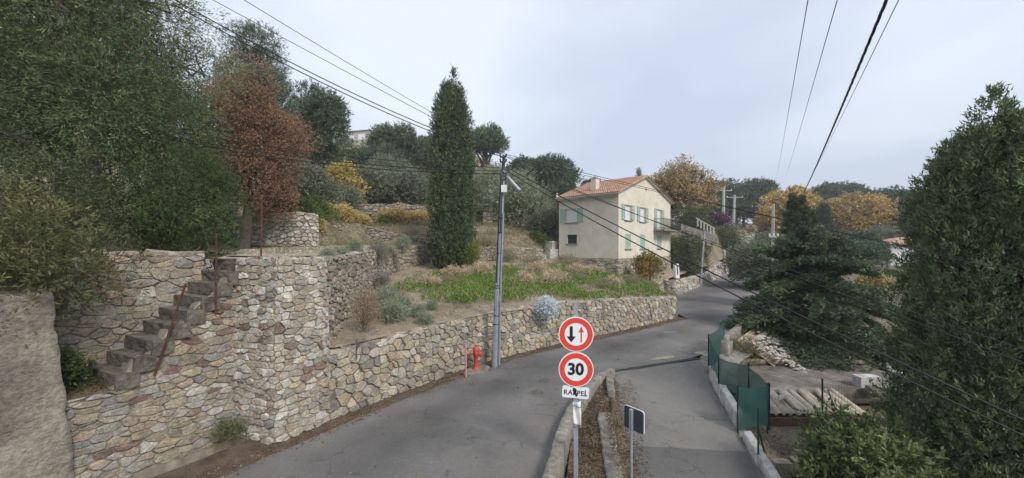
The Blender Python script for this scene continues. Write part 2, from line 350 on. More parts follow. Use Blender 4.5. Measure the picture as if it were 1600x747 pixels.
# gravelly terrace top just behind the wall (flat dry plot)
patch('terrace_plot', [(-6.45, 9.55, 3.9), (-5.25, 9.3, 3.9), (-5.75, 12.5, 3.9), (-6.65, 17, 3.96), (-7.5, 21, 4.08), (-7.85, 24.6, 4.18)],
      [(-7.6, 10.2, 3.93), (-9.4, 12.6, 4.0), (-10.6, 15, 4.12), (-11.2, 17.8, 4.27), (-10.2, 20.5, 4.3), (-9.6, 24.5, 4.33)], 60, 26, M['gravel'], zf=lambda x, y: H(x, y) + .045, amp=.03, fs=1.1, blend=.5)
# ground falling away on the right of the road and driveway
VA = [(4.9, -3, -2.4), (4.65, 2.5, -1.95), (5.3, 6.5, -1.3), (5.62, 8.2, -1.0), (5.95, 9.7, -.75), (6.3, 11.5, -.5), (6.7, 12.9, -.3), (7.1, 14.2, -.12), (9.5, 16.5, -.1), (13.9, 21.4, -.05), (17.5, 25.8, 0), (21.8, 32.8, 0), (26.3, 39.2, .1), (34.4, 47.7, .7), (44.4, 59.6, 2.35), (58, 73.5, 4.9), (72.5, 93.5, 7.9), (95, 130, 11)]
VB = [(40, -40, -6), (90, -40, -5), (130, -20, -4), (150, -5, -3), (160, 5, -2), (165, 12, -1), (170, 20, 0), (175, 30, 1), (180, 45, 3), (180, 60, 5), (180, 75, 7), (180, 95, 9), (180, 115, 12), (180, 135, 14), (180, 155, 17), (180, 175, 19), (180, 200, 22), (180, 230, 25)]
patch('valley_ground', VA, VB, 170, 70, M['darksoil'], zf=VZ, power=2.0, amp=.08, fs=.6, blend=1.2)

# ------------------------------------------------------------------ rubble masonry
PAL_ROAD = [((.44, .375, .275), 5), ((.36, .325, .27), 4), ((.50, .40, .26), 2), ((.54, .50, .43), 2), ((.28, .255, .215), 2)]
PAL_BAST = [((.47, .415, .325), 5), ((.60, .57, .505), 4.5), ((.47, .38, .265), 1.2), ((.39, .358, .305), 2.5), ((.29, .195, .16), .35)]
PAL_STAIR = [((.40, .34, .25), 5), ((.36, .335, .295), 2.5), ((.25, .165, .14), 1.3), ((.41, .33, .225), 1.4), ((.50, .47, .415), 1.3), ((.31, .305, .295), .8)]
PAL_BACK = [((.38, .325, .245), 5), ((.44, .345, .235), 2.5), ((.36, .335, .295), 3), ((.47, .44, .385), 1.3), ((.30, .225, .18), 1)]
PAL_DRY = [((.37, .315, .235), 5), ((.32, .285, .23), 4), ((.43, .36, .26), 2), ((.26, .235, .20), 2), ((.48, .44, .37), .8)]
PAL_PALE = [((.50, .455, .375), 5), ((.58, .545, .475), 3), ((.40, .365, .305), 3)]
def pick(rng, pal):
    t = rng.uniform(0, sum(w for c, w in pal))
    for c, w in pal:
        t -= w
        if t <= 0: break
    k = rng.uniform(.8, 1.14); g = sum(c) / 3
    return tuple(max(0, (x * .8 + g * .2) * k * rng.uniform(.97, 1.03)) for x in c)
def clip(poly, nx, ny, d):   # keep nx*x+ny*y <= d
    out = []
    for i in range(len(poly)):
        a, b = poly[i], poly[(i + 1) % len(poly)]
        da, db = nx * a[0] + ny * a[1] - d, nx * b[0] + ny * b[1] - d
        if da <= 0: out.append(a)
        if (da < 0 < db) or (db < 0 < da):
            t = da / (da - db); out.append((a[0] + (b[0] - a[0]) * t, a[1] + (b[1] - a[1]) * t))
    return out
def cells(rng, s0, s1, t0, t1, sx, sz, jit, drop=.12, warp=.0):
    """irregular weighted Voronoi cells laid roughly in courses of varying height"""
    S = []; t = t0 - sz
    while t < t1 + sz * 1.5:
        hj = sz * rng.uniform(.65, 1.4); x = s0 - sx * rng.uniform(.6, 1.6)
        while x < s1 + sx * 1.5:
            wj = sx * (rng.uniform(.5, 1.0) if rng.random() < .45 else rng.uniform(.9, 1.75)) * (.6 + .4 * hj / sz)
            if rng.random() > drop * .6: S.append((x + wj / 2 + rng.uniform(-jit, jit) * sx * .5, t + hj / 2 + rng.uniform(-jit, jit) * sz, rng.uniform(0, .3)))
            if hj > sz * 1.05 and rng.random() < .35: S.append((x + wj * rng.uniform(.2, .8), t + hj * rng.choice((.05, .95)), 0.))
            x += wj
        t += hj
    B = {}
    for k, p in enumerate(S): B.setdefault((int(p[0] // (2 * sx)), int(p[1] // (2 * sz))), []).append(k)
    for k, (x, y, w) in enumerate(S):
        bx, by = int(x // (2 * sx)), int(y // (2 * sz)); near = []
        for di in (-1, 0, 1):
            for dj in (-1, 0, 1):
                for q in B.get((bx + di, by + dj), ()):
                    if q != k:
                        ax, ay = (S[q][0] - x) / sx, (S[q][1] - y) / sz; near.append((ax * ax + ay * ay, ax, ay, S[q][2]))
        near.sort(); poly = [(-2, -1.7), (2, -1.7), (2, 1.7), (-2, 1.7)]
        for d2, ax, ay, w2 in near[:22]:
            poly = clip(poly, ax, ay, (d2 + w - w2) / 2)
            if len(poly) < 3: break
        if len(poly) >= 3: yield (x, y), [(x + a * sx, y + b * sz) for a, b in poly]
def parea(p): return abs(sum(p[i][0] * p[(i + 1) % len(p)][1] - p[(i + 1) % len(p)][0] * p[i][1] for i in range(len(p)))) / 2
def shrink(poly, g):
    cx = sum(p[0] for p in poly) / len(poly); cy = sum(p[1] for p in poly) / len(poly); out = []
    for p in poly:
        d = math.hypot(p[0] - cx, p[1] - cy); k = max(.35, (d - g * 1.25) / max(d, 1e-6)); out.append((cx + (p[0] - cx) * k, cy + (p[1] - cy) * k))
    return out, (cx, cy)
def chaikin(p, a=.22):
    o = []
    for i in range(len(p)):
        q, r = p[i], p[(i + 1) % len(p)]
        o += [(q[0] + (r[0] - q[0]) * a, q[1] + (r[1] - q[1]) * a), (q[0] + (r[0] - q[0]) * (1 - a), q[1] + (r[1] - q[1]) * (1 - a))]
    return o
def stone(rng, poly, fmap, h, gap, fine=True, sink=.035):
    poly, (cx, cy) = shrink(poly, gap)
    if fine:
        poly = chaikin(poly, rng.uniform(.1, .2))
        poly = [(x + rng.gauss(0, .09) * abs(x - cx) * .6, y + rng.gauss(0, .09) * abs(y - cy) * .6) for x, y in poly]
    n = len(poly); v = []; f = []; hh = h * rng.uniform(.3, 1.7); tx, ty = rng.uniform(-.16, .16), rng.uniform(-.16, .16)
    rings = [(1., -sink), (.985, hh * .45), (rng.uniform(.76, .9), hh)]
    for k, d in rings:
        for x, y in poly:
            X, Y = cx + (x - cx) * k, cy + (y - cy) * k
            dd = d + ((X - cx) * tx + (Y - cy) * ty if d > 0 else 0) + (rng.gauss(0, .1) * h if d > 0 else 0)
            v.append(fmap(X, Y, dd))
    v.append(fmap(cx, cy, hh * 1.06))
    for r in range(2):
        for i in range(n):
            f.append((r * n + i, r * n + (i + 1) % n, (r + 1) * n + (i + 1) % n, (r + 1) * n + i))
    for i in range(n): f.append((2 * n + i, 2 * n + (i + 1) % n, 3 * n))
    return v, f
class Face:
    """vertical wall face along a plan path (outward = right-hand side of travel)"""
    def __init__(s, path, batter=.06, sm_n=9):
        P, a = poly_len([(p[0], p[1], 0) for p in path]); s.L = a[-1]; s.n = max(8, int(s.L / .12)); s.P = resample(P, s.n)
        N = []
        for i in range(s.n):
            t = (s.P[min(i + 1, s.n - 1)] - s.P[max(0, i - 1)]).normalized(); N.append(Vector((t.y, -t.x, 0)))
        s.N = []
        for i in range(s.n):
            k = Vector((0, 0, 0))
            for q in range(max(0, i - sm_n // 3), min(s.n, i + sm_n // 3 + 1)): k += N[q]
            s.N.append(k.normalized())
        s.batter = batter
    def at(s, u):
        x = max(0, min(.99999, u / s.L)) * (s.n - 1); i = int(x); t = x - i
        return s.P[i].lerp(s.P[i + 1], t), s.N[i].lerp(s.N[i + 1], t)
    def pt(s, u, z, d, zb=0):
        p, n = s.at(u); q = p + n * (d - (z - zb) * s.batter); return (q.x, q.y, z)
def masonry(name, label, path, zb, zt, seed, sx, sz, jit, pal, gap=.012, h=.035, depth=.45, cap=True, capw=.3, joint='mortar', drop=.12, parts=290, group=None, cat='stone wall', batter=.06, minpx=9.0, roughtop=.04, sm_n=9):
    rng = random.Random(seed); F = Face(path, batter, sm_n)
    fb = zb if callable(zb) else (lambda u: float(np.interp(u / F.L, np.linspace(0, 1, len(zb)), zb)))
    ft = zt if callable(zt) else (lambda u: float(np.interp(u / F.L, np.linspace(0, 1, len(zt)), zt)))
    p0, _ = F.at(F.L / 2)
    root = empty(name, (p0.x, p0.y, fb(F.L / 2)), 0, label, cat, group); off = Vector(root.location)
    # core of the wall
    n = max(6, int(F.L / .1)); v = []; f = []
    for i in range(n):
        u = F.L * i / (n - 1); b, t = fb(u), ft(u) - .025; m_ = (b + t) / 2
        v += [F.pt(u, b - .3, -.005, b), F.pt(u, m_, -.005 + rng.uniform(-.006, .006), b), F.pt(u, t, -.005, b), F.pt(u, t, -depth + .06 * (t - b), b), F.pt(u, b - .3, -depth, b)]
    for i in range(n - 1):
        for k in range(5):
            a = i * 5; k2 = (k + 1) % 5; f.append((a + k, a + 5 + k, a + 5 + k2, a + k2))
    f.append((0, 1, 2, 3, 4)); e = (n - 1) * 5; f.append((e + 4, e + 3, e + 2, e + 1, e))
    o = obj('core', [(x - off.x, y - off.y, z - off.z) for x, y, z in v], f, M[joint], root)
    items = []
    zs = [fb(F.L * k / 40) for k in range(41)]; ze = [ft(F.L * k / 40) for k in range(41)]
    for (x, y), poly in cells(rng, 0, F.L, min(zs), max(ze), sx, sz, jit, drop):
        if x < -sx * .4 or x > F.L + sx * .4: continue
        u0 = min(max(x, 0), F.L)
        if y < fb(u0) - sz * .4 or y > ft(u0) + sz * .25: continue
        dz = rng.uniform(-roughtop, roughtop)
        q = clip(clip(poly, -1, 0, 0), 1, 0, F.L)
        if len(q) < 3: continue
        q = [(a, min(max(b, fb(a) - .04), ft(a) + dz)) for a, b in q]
        if parea(q) < sx * sz * .1: continue
        px = math.sqrt(parea(q)) * 600 / max(3, F.at(u0)[0].y)
        items.append((px, q, lambda a, b, d: F.pt(a, b, d, fb(a)), h))
    if cap:
        for (x, y), poly in cells(rng, 0, F.L, 0, depth, capw, depth * .75, .22, .03):
            if x < 0 or x > F.L: continue
            q = clip(clip(clip(clip(poly, -1, 0, 0), 1, 0, F.L), 0, -1, .01), 0, 1, depth)
            if len(q) < 3 or parea(q) < .008: continue
            dz = rng.uniform(-.01, .03)
            px = math.sqrt(parea(q)) * 500 / max(3, F.at(x)[0].y)
            def fm(a, b, d, dz=dz):
                t = ft(a); p = F.pt(a, t, -b, fb(a)); return (p[0], p[1], t - .02 + d + dz)
            items.append((px, q, fm, .03))
    items.sort(key=lambda k: -k[0]); bv = []; bf = []; bc = []
    for i, (px, q, fm, hh) in enumerate(items):
        big = i < parts and px >= minpx
        sv, sf = stone(rng, q, fm, hh, gap, px > 7); c = pick(rng, pal)
        if big:
            ctr = Vector(sv[-1]); obj('stone', [Vector(p) - ctr for p in sv], sf, M['stone'], root, c).location = ctr - off
        else:
            b = len(bv); bv += [Vector(p) - off for p in sv]; bf += [tuple(k + b for k in q2) for q2 in sf]; bc += [c] * len(sv)
    if bv: tag(obj('small_stones', bv, bf, M['stone'], root, np.array(bc)), kind='stuff')
    return root, F
# corner points of the stair and bastion
I0 = Vector((-6.2, 8.4, 0)); W = Vector((.53, .848, 0)); RD = Vector((-.902, .431, 0)); SWID = 1.15
def stair_z(s):
    return 1.55 if s > 1.77 else min(3.85, 1.85 + .25 * math.floor((1.77 - s) / .253))
def on_front(s): p = I0 - W * s; return (p.x, p.y)
SL = 2.75
masonry('stair_side_wall', 'rubble wall of grey, ochre and dark red stones carrying the stairs', [on_front(SL), on_front(-.35)],
        lambda u: -.05, lambda u: stair_z(SL - u), 11, .27, .135, .3, PAL_STAIR, gap=.007, h=.03, depth=.5, cap=False, roughtop=0, batter=.02)
bk = [tuple((I0 + RD * SWID - W * s).xy) for s in (3.6, -.1)]
masonry('stair_back_wall', 'tan rubble wall behind the stone stairs, below the big olive', bk, lambda u: 1.3, [4.03, 4.02, 4.0], 12, .3, .16, .3, PAL_BACK, gap=.006, h=.03, depth=.4, capw=.4, batter=.0)
bast = [(-6.28, 8.5), (-5.7, 8.27), (-5.0, 8.02), (-4.93, 8.06), (-4.5, 8.8), (-4.36, 9.05), (-4.4, 9.4), (-4.6, 9.7)]
masonry('stone_bastion', 'tall rounded stone pier of white and tan rubble right of the stairs', bast, [0., 0., .02, .03, .03], [3.86, 3.88, 3.88, 3.86, 3.84], 13, .22, .13, .28, PAL_BAST, gap=.006, h=.034, depth=.42, capw=.26, batter=.045, sm_n=3)
RW = [(x - .12, y + .1) for x, y in L_EDGE[5:]]; RW[0] = (-4.5, 8.98); RW[-1] = (9.6, 22.3); RW += [(9.72, 22.6), (9.72, 23.2), (10.1, 25.5), (12.2, 30.8), (12.95, 32.9)]
masonry('roadside_wall', 'long low tan rubble retaining wall curving along the left of the road', smooth_path(RW, 2), lambda u: .0, [1.55, 1.6, 1.66, 1.73, 1.72, 1.66, 1.58, 1.46, 1.32, 1.16, 1.1, 1.1, 1.12, 1.15, 1.18], 14, .225, .185, .42, PAL_ROAD, gap=.009, h=.04, depth=.42, capw=.34, joint='earthjoint')
U2 = smooth_path([(-4.62, 9.7), (-5.25, 12.5), (-6.15, 17), (-6.95, 21), (-7.2, 24.6)], 1)
masonry('upper_garden_wall', 'tall earthy dry-stone wall running back from the bastion beside the garden', U2, [1.6, 1.85, 2.15, 2.35, 2.5], [3.86, 3.86, 3.92, 4.05, 4.15], 15, .25, .15, .36, PAL_DRY, gap=.014, h=.045, depth=.45, capw=.4, joint='earthjoint')
U3 = smooth_path([(-7.25, 24.6), (-6.6, 26.6), (-5.9, 28), (2.7, 33.0)], 1)
masonry('garden_back_wall', 'low tan dry-stone wall behind the tall cypress', U3, [2.5, 2.9, 2.95, 3.0, 3.0], [4.16, 4.2, 4.15, 4.05, 3.95], 16, .32, .19, .36, PAL_DRY, gap=.016, h=.05, depth=.45, joint='earthjoint', capw=.5)
masonry('terrace_wall', 'pale squared dry-stone terrace wall below the russet tree', [(-14.2, 19.2), (-12, 19.0), (-10.2, 19.1), (-9.9, 19.7)], [4.25, 4.2, 4.2, 4.2], [5.25, 5.7, 5.85, 5.8], 17, .26, .17, .34, PAL_PALE, gap=.014, h=.05, depth=.45, joint='earthjoint', capw=.5)
masonry('ramp_terrace_wall', 'grey terrace wall left of the cypress whose top slopes down to the right', [(-13.5, 27.3), (-10, 27.7), (-6.2, 28.6)], [4.3, 4.3, 4.3], [6.1, 5.75, 5.1, 4.7], 18, .36, .2, .36, PAL_DRY, gap=.018, h=.06, depth=.45, joint='earthjoint', capw=.5)
masonry('high_terrace_wall', 'highest terrace wall on the slope left of the cypress', [(-16, 34.4), (-11, 34.8), (-5, 35.2)], [7.0, 6.9, 6.9], [8.0, 8.0, 7.9], 19, .42, .24, .36, PAL_DRY, gap=.02, h=.07, depth=.5, joint='earthjoint', cap=False)
masonry('slope_wall', 'short terrace wall on the slope right of the cypress', [(-3, 39.2), (3.2, 40.2)], [6.2, 6.3], [7.6, 7.5], 20, .42, .24, .36, PAL_DRY, gap=.02, h=.07, depth=.5, joint='earthjoint', cap=False)
masonry('far_roadside_wall', 'pale stone wall at the road bend behind the blue-white marker box', smooth_path([(13.0, 34.2), (13.3, 33.1), (14.2, 32.8), (16.5, 35.6), (18.6, 38.4), (23, 43.6), (27.6, 48.9)], 1), [.0, 0, .05, .1, .5, .75], [1.2, 1.2, 1.2, 1.25, 1.95, 2.3], 21, .36, .24, .4, PAL_PALE, gap=.018, h=.06, depth=.45, capw=.5)
masonry('uphill_roadside_wall', 'distant grey-white wall above the road beyond the dark bush', [(29, 52.3), (37.5, 63), (45, 71)], [.9, 2.4, 4.2], [3.6, 5.2, 6.4], 22, .5, .34, .4, PAL_PALE, gap=.02, h=.07, depth=.6, cap=False)

# ------------------------------------------------------------------ stairs, rendered wall, kerbs
def rbox(c8, n, amp, fs=4., seed=0.):
    """rough block: c8 = bottom 4 + top 4 corners; n = subdivisions per axis"""
    c8 = [Vector(p) for p in c8]; idx = {}; v = []; f = []; a, b, c = n
    def P(i, j, k):
        key = (i, j, k)
        if key not in idx:
            x, y, z = i / a, j / b, k / c
            lo = c8[0].lerp(c8[1], x).lerp(c8[3].lerp(c8[2], x), y); hi = c8[4].lerp(c8[5], x).lerp(c8[7].lerp(c8[6], x), y)
            p = lo.lerp(hi, z); d = noise.noise_vector(p * fs + Vector((seed, 0, 0))) * amp + noise.noise_vector(p * fs * 2.7) * amp * .5
            idx[key] = len(v); v.append(p + d)
        return idx[key]
    for i in range(a):
        for j in range(b):
            f.append((P(i, j, 0), P(i, j + 1, 0), P(i + 1, j + 1, 0), P(i + 1, j, 0))); f.append((P(i, j, c), P(i + 1, j, c), P(i + 1, j + 1, c), P(i, j + 1, c)))
    for i in range(a):
        for k in range(c):
            f.append((P(i, 0, k), P(i + 1, 0, k), P(i + 1, 0, k + 1), P(i, 0, k + 1))); f.append((P(i, b, k), P(i, b, k + 1), P(i + 1, b, k + 1), P(i + 1, b, k)))
    for j in range(b):
        for k in range(c):
            f.append((P(0, j, k), P(0, j, k + 1), P(0, j + 1, k + 1), P(0, j + 1, k))); f.append((P(a, j, k), P(a, j + 1, k), P(a, j + 1, k + 1), P(a, j, k + 1)))
    return v, f
def sweep(path, w, z0, z1, amp=.012, fs=5, step=.14, seed=0.):
    """rough kerb: path points carry ground z; rectangle w wide from z+z0 to z+z1"""
    P, a = poly_len(path); n = max(3, int(a[-1] / step)); P = resample(P, n); v = []; f = []
    for i in range(n):
        t = P[min(i + 1, n - 1)] - P[max(0, i - 1)]; t.z = 0; t.normalize(); r = Vector((t.y, -t.x, 0))
        for s, z in ((-.5, z0), (-.5, (z0 + z1) / 2), (-.5, z1 - .015), (-.38, z1), (0, z1 + .003), (.38, z1), (.5, z1 - .015), (.5, (z0 + z1) / 2), (.5, z0)):
            p = P[i] + r * w * s + Vector((0, 0, z)); v.append(p + noise.noise_vector(p * fs + Vector((seed, 0, 0))) * amp + noise.noise_vector(p * fs * 3) * amp * .4)
    m = 9
    for i in range(n - 1):
        for k in range(m):
            f.append((i * m + k, i * m + (k + 1) % m, (i + 1) * m + (k + 1) % m, (i + 1) * m + k))
    f.append(tuple(range(m))[::-1]); f.append(tuple((n - 1) * m + k for k in range(m)))
    return v, f
st = empty('stone_staircase', (*on_front(1.7), 1.55), 0, 'steep flight of dark mossy stone steps between two rubble walls', 'stairs')
so = Vector(st.location)
for k in range(1, 10):
    s0 = 1.77 - .253 * (k - 1) + random.uniform(-.02, .02); s1 = s0 - .32; z1 = 1.6 + .25 * k + random.uniform(-.015, .015); z0 = z1 - .29
    nrm = Vector((.848, -.53, 0)); off = nrm * .035
    c = [I0 - W * s0 + off, I0 - W * s1 + off, I0 - W * s1 + RD * (SWID - .03), I0 - W * s0 + RD * (SWID - .03)]
    c8 = [p + Vector((0, 0, z0)) - so for p in c] + [p + Vector((0, 0, z1)) - so for p in c]
    v, f = rbox(c8, (5, 10, 5), .022, 7, k * 7.3); obj('step', v, f, M['step'], st)
lp = [(I0 - W * 1.75).xy, (I0 - W * 3.2).xy]
patch('stair_landing', [(*(I0 - W * 1.7 + Vector((.02, -.01, 0))).xy, 1.55), (*(I0 - W * 3.4).xy, 1.5)], [(*(I0 - W * 1.7 + RD * SWID).xy, 1.62), (*(I0 - W * 3.4 + RD * SWID).xy, 1.6)], 14, 12, M['darksoil'], amp=.03, fs=4)
# rendered pier at the left edge
def rp(s, out): p = I0 - W * s + Vector((.848, -.53, 0)) * out; return Vector((p.x, p.y, 0))
Z = lambda p, z: p + Vector((0, 0, z))
c8 = [Z(rp(7.5, .16), -.5), Z(rp(2.20, .16), -.5), Z(rp(2.22, -1.4), -.5), Z(rp(7.5, -1.4), -.5), Z(rp(7.5, .1), 3.4), Z(rp(2.52, .1), 3.4), Z(rp(2.5, -1.4), 3.45), Z(rp(7.5, -1.4), 3.45)]
v, f = rbox(c8, (70, 12, 52), .035, 3.2)
tag(obj('rendered_pier', v, f, M['render'], smooth=True), 'crumbling grey rendered wall end at the far left below the olive', 'wall')
patch('stair_head', [(-7.25, 9.35, 3.84), (-6.1, 8.9, 3.84), (-5.7, 8.72, 3.84)], [(-8.2, 11.2, 3.93), (-6.9, 11.0, 3.92), (-5.4, 10.8, 3.9)], 16, 10, M['gravel'], amp=.02, fs=2)
# rusty uprights of the lost handrail
def bar(name, label, a, b, r, m='rust'):
    mb = MB(); a = Vector(a); mb.tube([(0, 0, 0), Vector(b) - a], r, 6); o = mb.build(name, M[m]); o.location = a; return tag(o, label, 'post')
p = I0 - W * 1.24 + Vector((.848, -.53, 0)) * .03
bar('handrail_post', 'leaning rusty iron upright on the lower stairs', (p.x, p.y, 1.68), (p.x + .42, p.y + .22, 3.42), .021)
p = I0 - W * .25 + Vector((.848, -.53, 0)) * .04
bar('handrail_post', 'rusty iron upright at the top of the stairs', (p.x, p.y, 2.72), (p.x + .01, p.y, 4.42), .019)
bar('handrail_post', 'tall rusty iron upright standing on the stone bastion', (-5.62, 8.6, 3.86), (-5.62, 8.62, 5.3), .022)

patch('road_shoulder', [(6.3, 12.5, -.14), (6.75, 14.0, -.01), (7.6, 15.1, -.01), (9.4, 16.75, -.01)], [(7.3, 12.3, -.6), (8.0, 13.8, -.4), (8.8, 14.8, -.3), (10.3, 16.2, -.3)], 20, 8, M['concrete'], amp=.02, fs=3)
# kerbs
RK = [(x + .13, y, 0) for x, y, z in R_EDGE[1:6]] + [(2.55, 11.5, 0), (3.15, 12.2, 0)]
v, f = sweep(smooth_path(RK, 2), .24, -.5, .30, .018, 4); tag(obj('road_kerb', v, f, M['concrete'], smooth=True), 'worn concrete kerb wall along the right edge of the road', 'kerb')
DK = [(3.2, 12.25, 0), (3.02, 11.9, 0), (2.85, 11.2, 0), (2.72, 10.5, -.02)]
v, f = sweep(smooth_path(DK, 1), .2, -.6, .22, .03, 5, .1); tag(obj('kerb_stone', v, f, M['concrete'], smooth=True), 'curved block kerb at the tip of the leaf-strewn strip', 'kerb')
DK2 = [(2.3, 9.6, -.1), (2.08, 8.2, -.28), (1.85, 6.4, -.4), (1.5, 4, -.5)]
v, f = sweep(smooth_path(DK2, 1), .34, -1.5, .12, .03, 4, .12); tag(obj('planter_edging', v, f, M['concrete'], smooth=True), 'broken concrete edging beside the driveway, behind the road signs', 'kerb')
patch('planter_strip', [(.2, 4, -.3), (.95, 6.9, -.28), (1.4, 8.9, -.1), (2.15, 10.5, .06), (3.12, 12.15, .1)], [(1.6, 4, -.4), (1.95, 6.9, -.36), (2.25, 8.9, -.16), (2.65, 10.5, .02), (3.2, 12.1, .1)], 50, 9, M['darksoil'], amp=.05, fs=3)
patch('planter_bank', [(1.6, 4, -.45), (2.15, 7.5, -.35), (2.45, 9.4, -.1), (2.72, 10.5, .04), (3.1, 12.1, .1)], [(2.5, 3.8, -1.6), (2.6, 7.5, -.96), (2.85, 9.4, -.57), (2.98, 10.5, -.36), (3.28, 12.2, -.06)], 50, 8, M['darksoil'], amp=.06, fs=3)
# driveway wall on the right, whitewashed, in two heights
sd = smooth_path(DR, 2)
lo = [Vector((p.x + .16, p.y, p.z)) for p in sd if p.y < 9.9]; hi = [Vector((p.x + .16, p.y, p.z)) for p in sd if 9.6 < p.y < 12.9]
v, f = sweep(lo, .2, -.8, .2, .022, 4, .12, 5); tag(obj('driveway_wall', v, f, M['whitewall'], smooth=True), 'low whitewashed wall lining the near right side of the driveway', 'low wall')
v, f = sweep(hi, .2, -.8, .36, .025, 4, .12, 9); tag(obj('driveway_wall', v, f, M['whitewall'], smooth=True), 'higher cracked whitewashed wall below the green netting', 'low wall')
v, f = sweep([(8.75, 15.9, 0), (9.5, 16.8, 0), (11.6, 19.2, 0), (13.9, 21.7, 0), (17.4, 25.9, 0)], .25, -1.2, .38, .02, 3); tag(obj('parapet', v, f, M['concrete'], smooth=True), 'long low concrete parapet on the right of the road before the conifer', 'low wall')
v, f = sweep([(8.3, 15.2, -.1), (8.7, 15.6, -.1)], .45, -.5, .45, .03, 5, .1); tag(obj('concrete_stub', v, f, M['concrete'], smooth=True), 'short concrete stub at the far end of the green netting', 'block')

# drain channel, patches and covers on the road
g0 = Vector((3.38, 12.7, 0)); g1 = Vector((6.9, 14.2, 0)); gd = (g1 - g0).normalized(); gn = Vector((-gd.y, gd.x, 0))
dr = empty('drain_channel', g0, 0, 'dark slotted drain channel across the top of the driveway', 'drain')
for s, w, h_ in ((-.06, .022, .032), (.06, .022, .032)):
    mb = MB(); n = 14
    a, b = gn * s, gd * (g1 - g0).length + gn * s
    mb.hexa([a - gn * w, b - gn * w, b + gn * w, a + gn * w] + [p + Vector((0, 0, h_)) for p in (a - gn * w, b - gn * w, b + gn * w, a + gn * w)]); mb.build('rail', M['iron'], dr)
mb = MB()
for i in range(60):
    c = gd * (.03 + (g1 - g0).length * i / 60.5); mb.box((c.x, c.y, .016), (.03, .1, .02), math.atan2(gd.y, gd.x))
mb.build('grating', M['iron'], dr)
def blotch(name, label, cat, c, rx, ry, m, z=.012, seed=1, kind=None, rz=0.):
    rng = random.Random(seed); n = 22; pts = []
    for i in range(n):
        a = 2 * math.pi * i / n; k = rng.uniform(.7, 1.15); x, y = math.cos(a) * rx * k, math.sin(a) * ry * k
        pts.append((c[0] + x * math.cos(rz) - y * math.sin(rz), c[1] + x * math.sin(rz) + y * math.cos(rz)))
    v = [(x, y, gz(x, y) + z) for x, y in pts] + [(c[0], c[1], gz(c[0], c[1]) + z + .006)]
    o = obj(name, v, [(i, (i + 1) % n, n) for i in range(n)], M[m], off=(c[0], c[1], 0)); return tag(o, label, cat, kind=kind)
for nm, lb, x, y in (('manhole_cover', 'rough round cover in the road, the farther of two', 1.0, 11.75), ('manhole_cover', 'rough round cover in the road, the nearer of two', .72, 10.75)):
    mh = empty(nm, (x, y, gz(x, y) + .004), 0, lb, 'manhole cover')
    mb = MB(); mb.lathe([(.27, 0), (.265, .008), (.22, .012), (.215, .006), (0.001, .006)], (0, 0, 0), 18); mb.build('ring', M['asphalt2'], mh)
    mb = MB(); mb.lathe([(.2, .004), (.2, .02), (.17, .024), (.001, .024)], (0, 0, 0), 16)
    for i in range(5): mb.box((-.1 + i * .05, 0, .026), (.02, .22, .008))
    mb.build('lid', M['wornlid'], mh)
blotch('sand_patch', 'small sandy stain on the road by the drain channel', 'sand', (5.6, 14.2), .62, .14, 'sand', seed=3, kind='stuff', rz=.4)
blotch('sand_patch', 'sandy stain at the right end of the drain channel', 'sand', (7.4, 14.9), .42, .2, 'sand', seed=4, kind='stuff', rz=.5)
blotch('sand_patch', 'long sandy stain along the parapet by the conifer', 'sand', (12.4, 20.9), 1.5, .35, 'sand', seed=5, kind='stuff', rz=.85)
blotch('repair_patch', 'pale worn patch in the road near the wall end', 'patch', (7.6, 18.4), .5, .2, 'asphalt2', seed=6, kind='stuff', rz=.4)

# ------------------------------------------------------------------ road signs
def text(name, body, size, m, parent, loc, offset=0., space=1.):
    cu = bpy.data.curves.new(name, 'FONT'); cu.body = body; cu.size = size; cu.align_x = 'CENTER'; cu.align_y = 'CENTER'
    cu.offset = offset; cu.extrude = .0012; cu.space_character = space
    t = bpy.data.objects.new(name + '_tmp', cu); COL.objects.link(t); dg = bpy.context.evaluated_depsgraph_get()
    me = bpy.data.meshes.new_from_object(t.evaluated_get(dg)); bpy.data.objects.remove(t); me.name = name
    me.materials.clear(); o = link(name, me, m, parent); o.location = loc; o.rotation_euler = (R(90), 0, 0); return o
def disc(mb, r0, r1, y0, y1, n=48, cx=0, cz=0):
    v = []; f = []
    for r in (r0, r1):
        for y in (y0, y1):
            for k in range(n): a = 2 * math.pi * k / n; v.append((cx + r * math.cos(a), y, cz + r * math.sin(a)))
    for k in range(n):
        k2 = (k + 1) % n
        f += [(k, k2, 2 * n + k2, 2 * n + k), (n + k, 3 * n + k, 3 * n + k2, n + k2), (2 * n + k, 2 * n + k2, 3 * n + k2, 3 * n + k)]
        if r0 > .001: f.append((k, n + k, n + k2, k2))
    mb.add(v, f); return mb
sg = empty('road_sign', (1.2, 7.2, -.35), R(-4), 'round priority and 30 speed limit signs with RAPPEL plate on a grey post', 'road sign')
mb = MB(); mb.box((0, .04, 1.72), (.08, .04, 3.44)); mb.build('post', M['galv'], sg)
mb = MB(); mb.box((0, .04, 3.445), (.086, .046, .012)); mb.build('post_cap', M['galv'], sg)
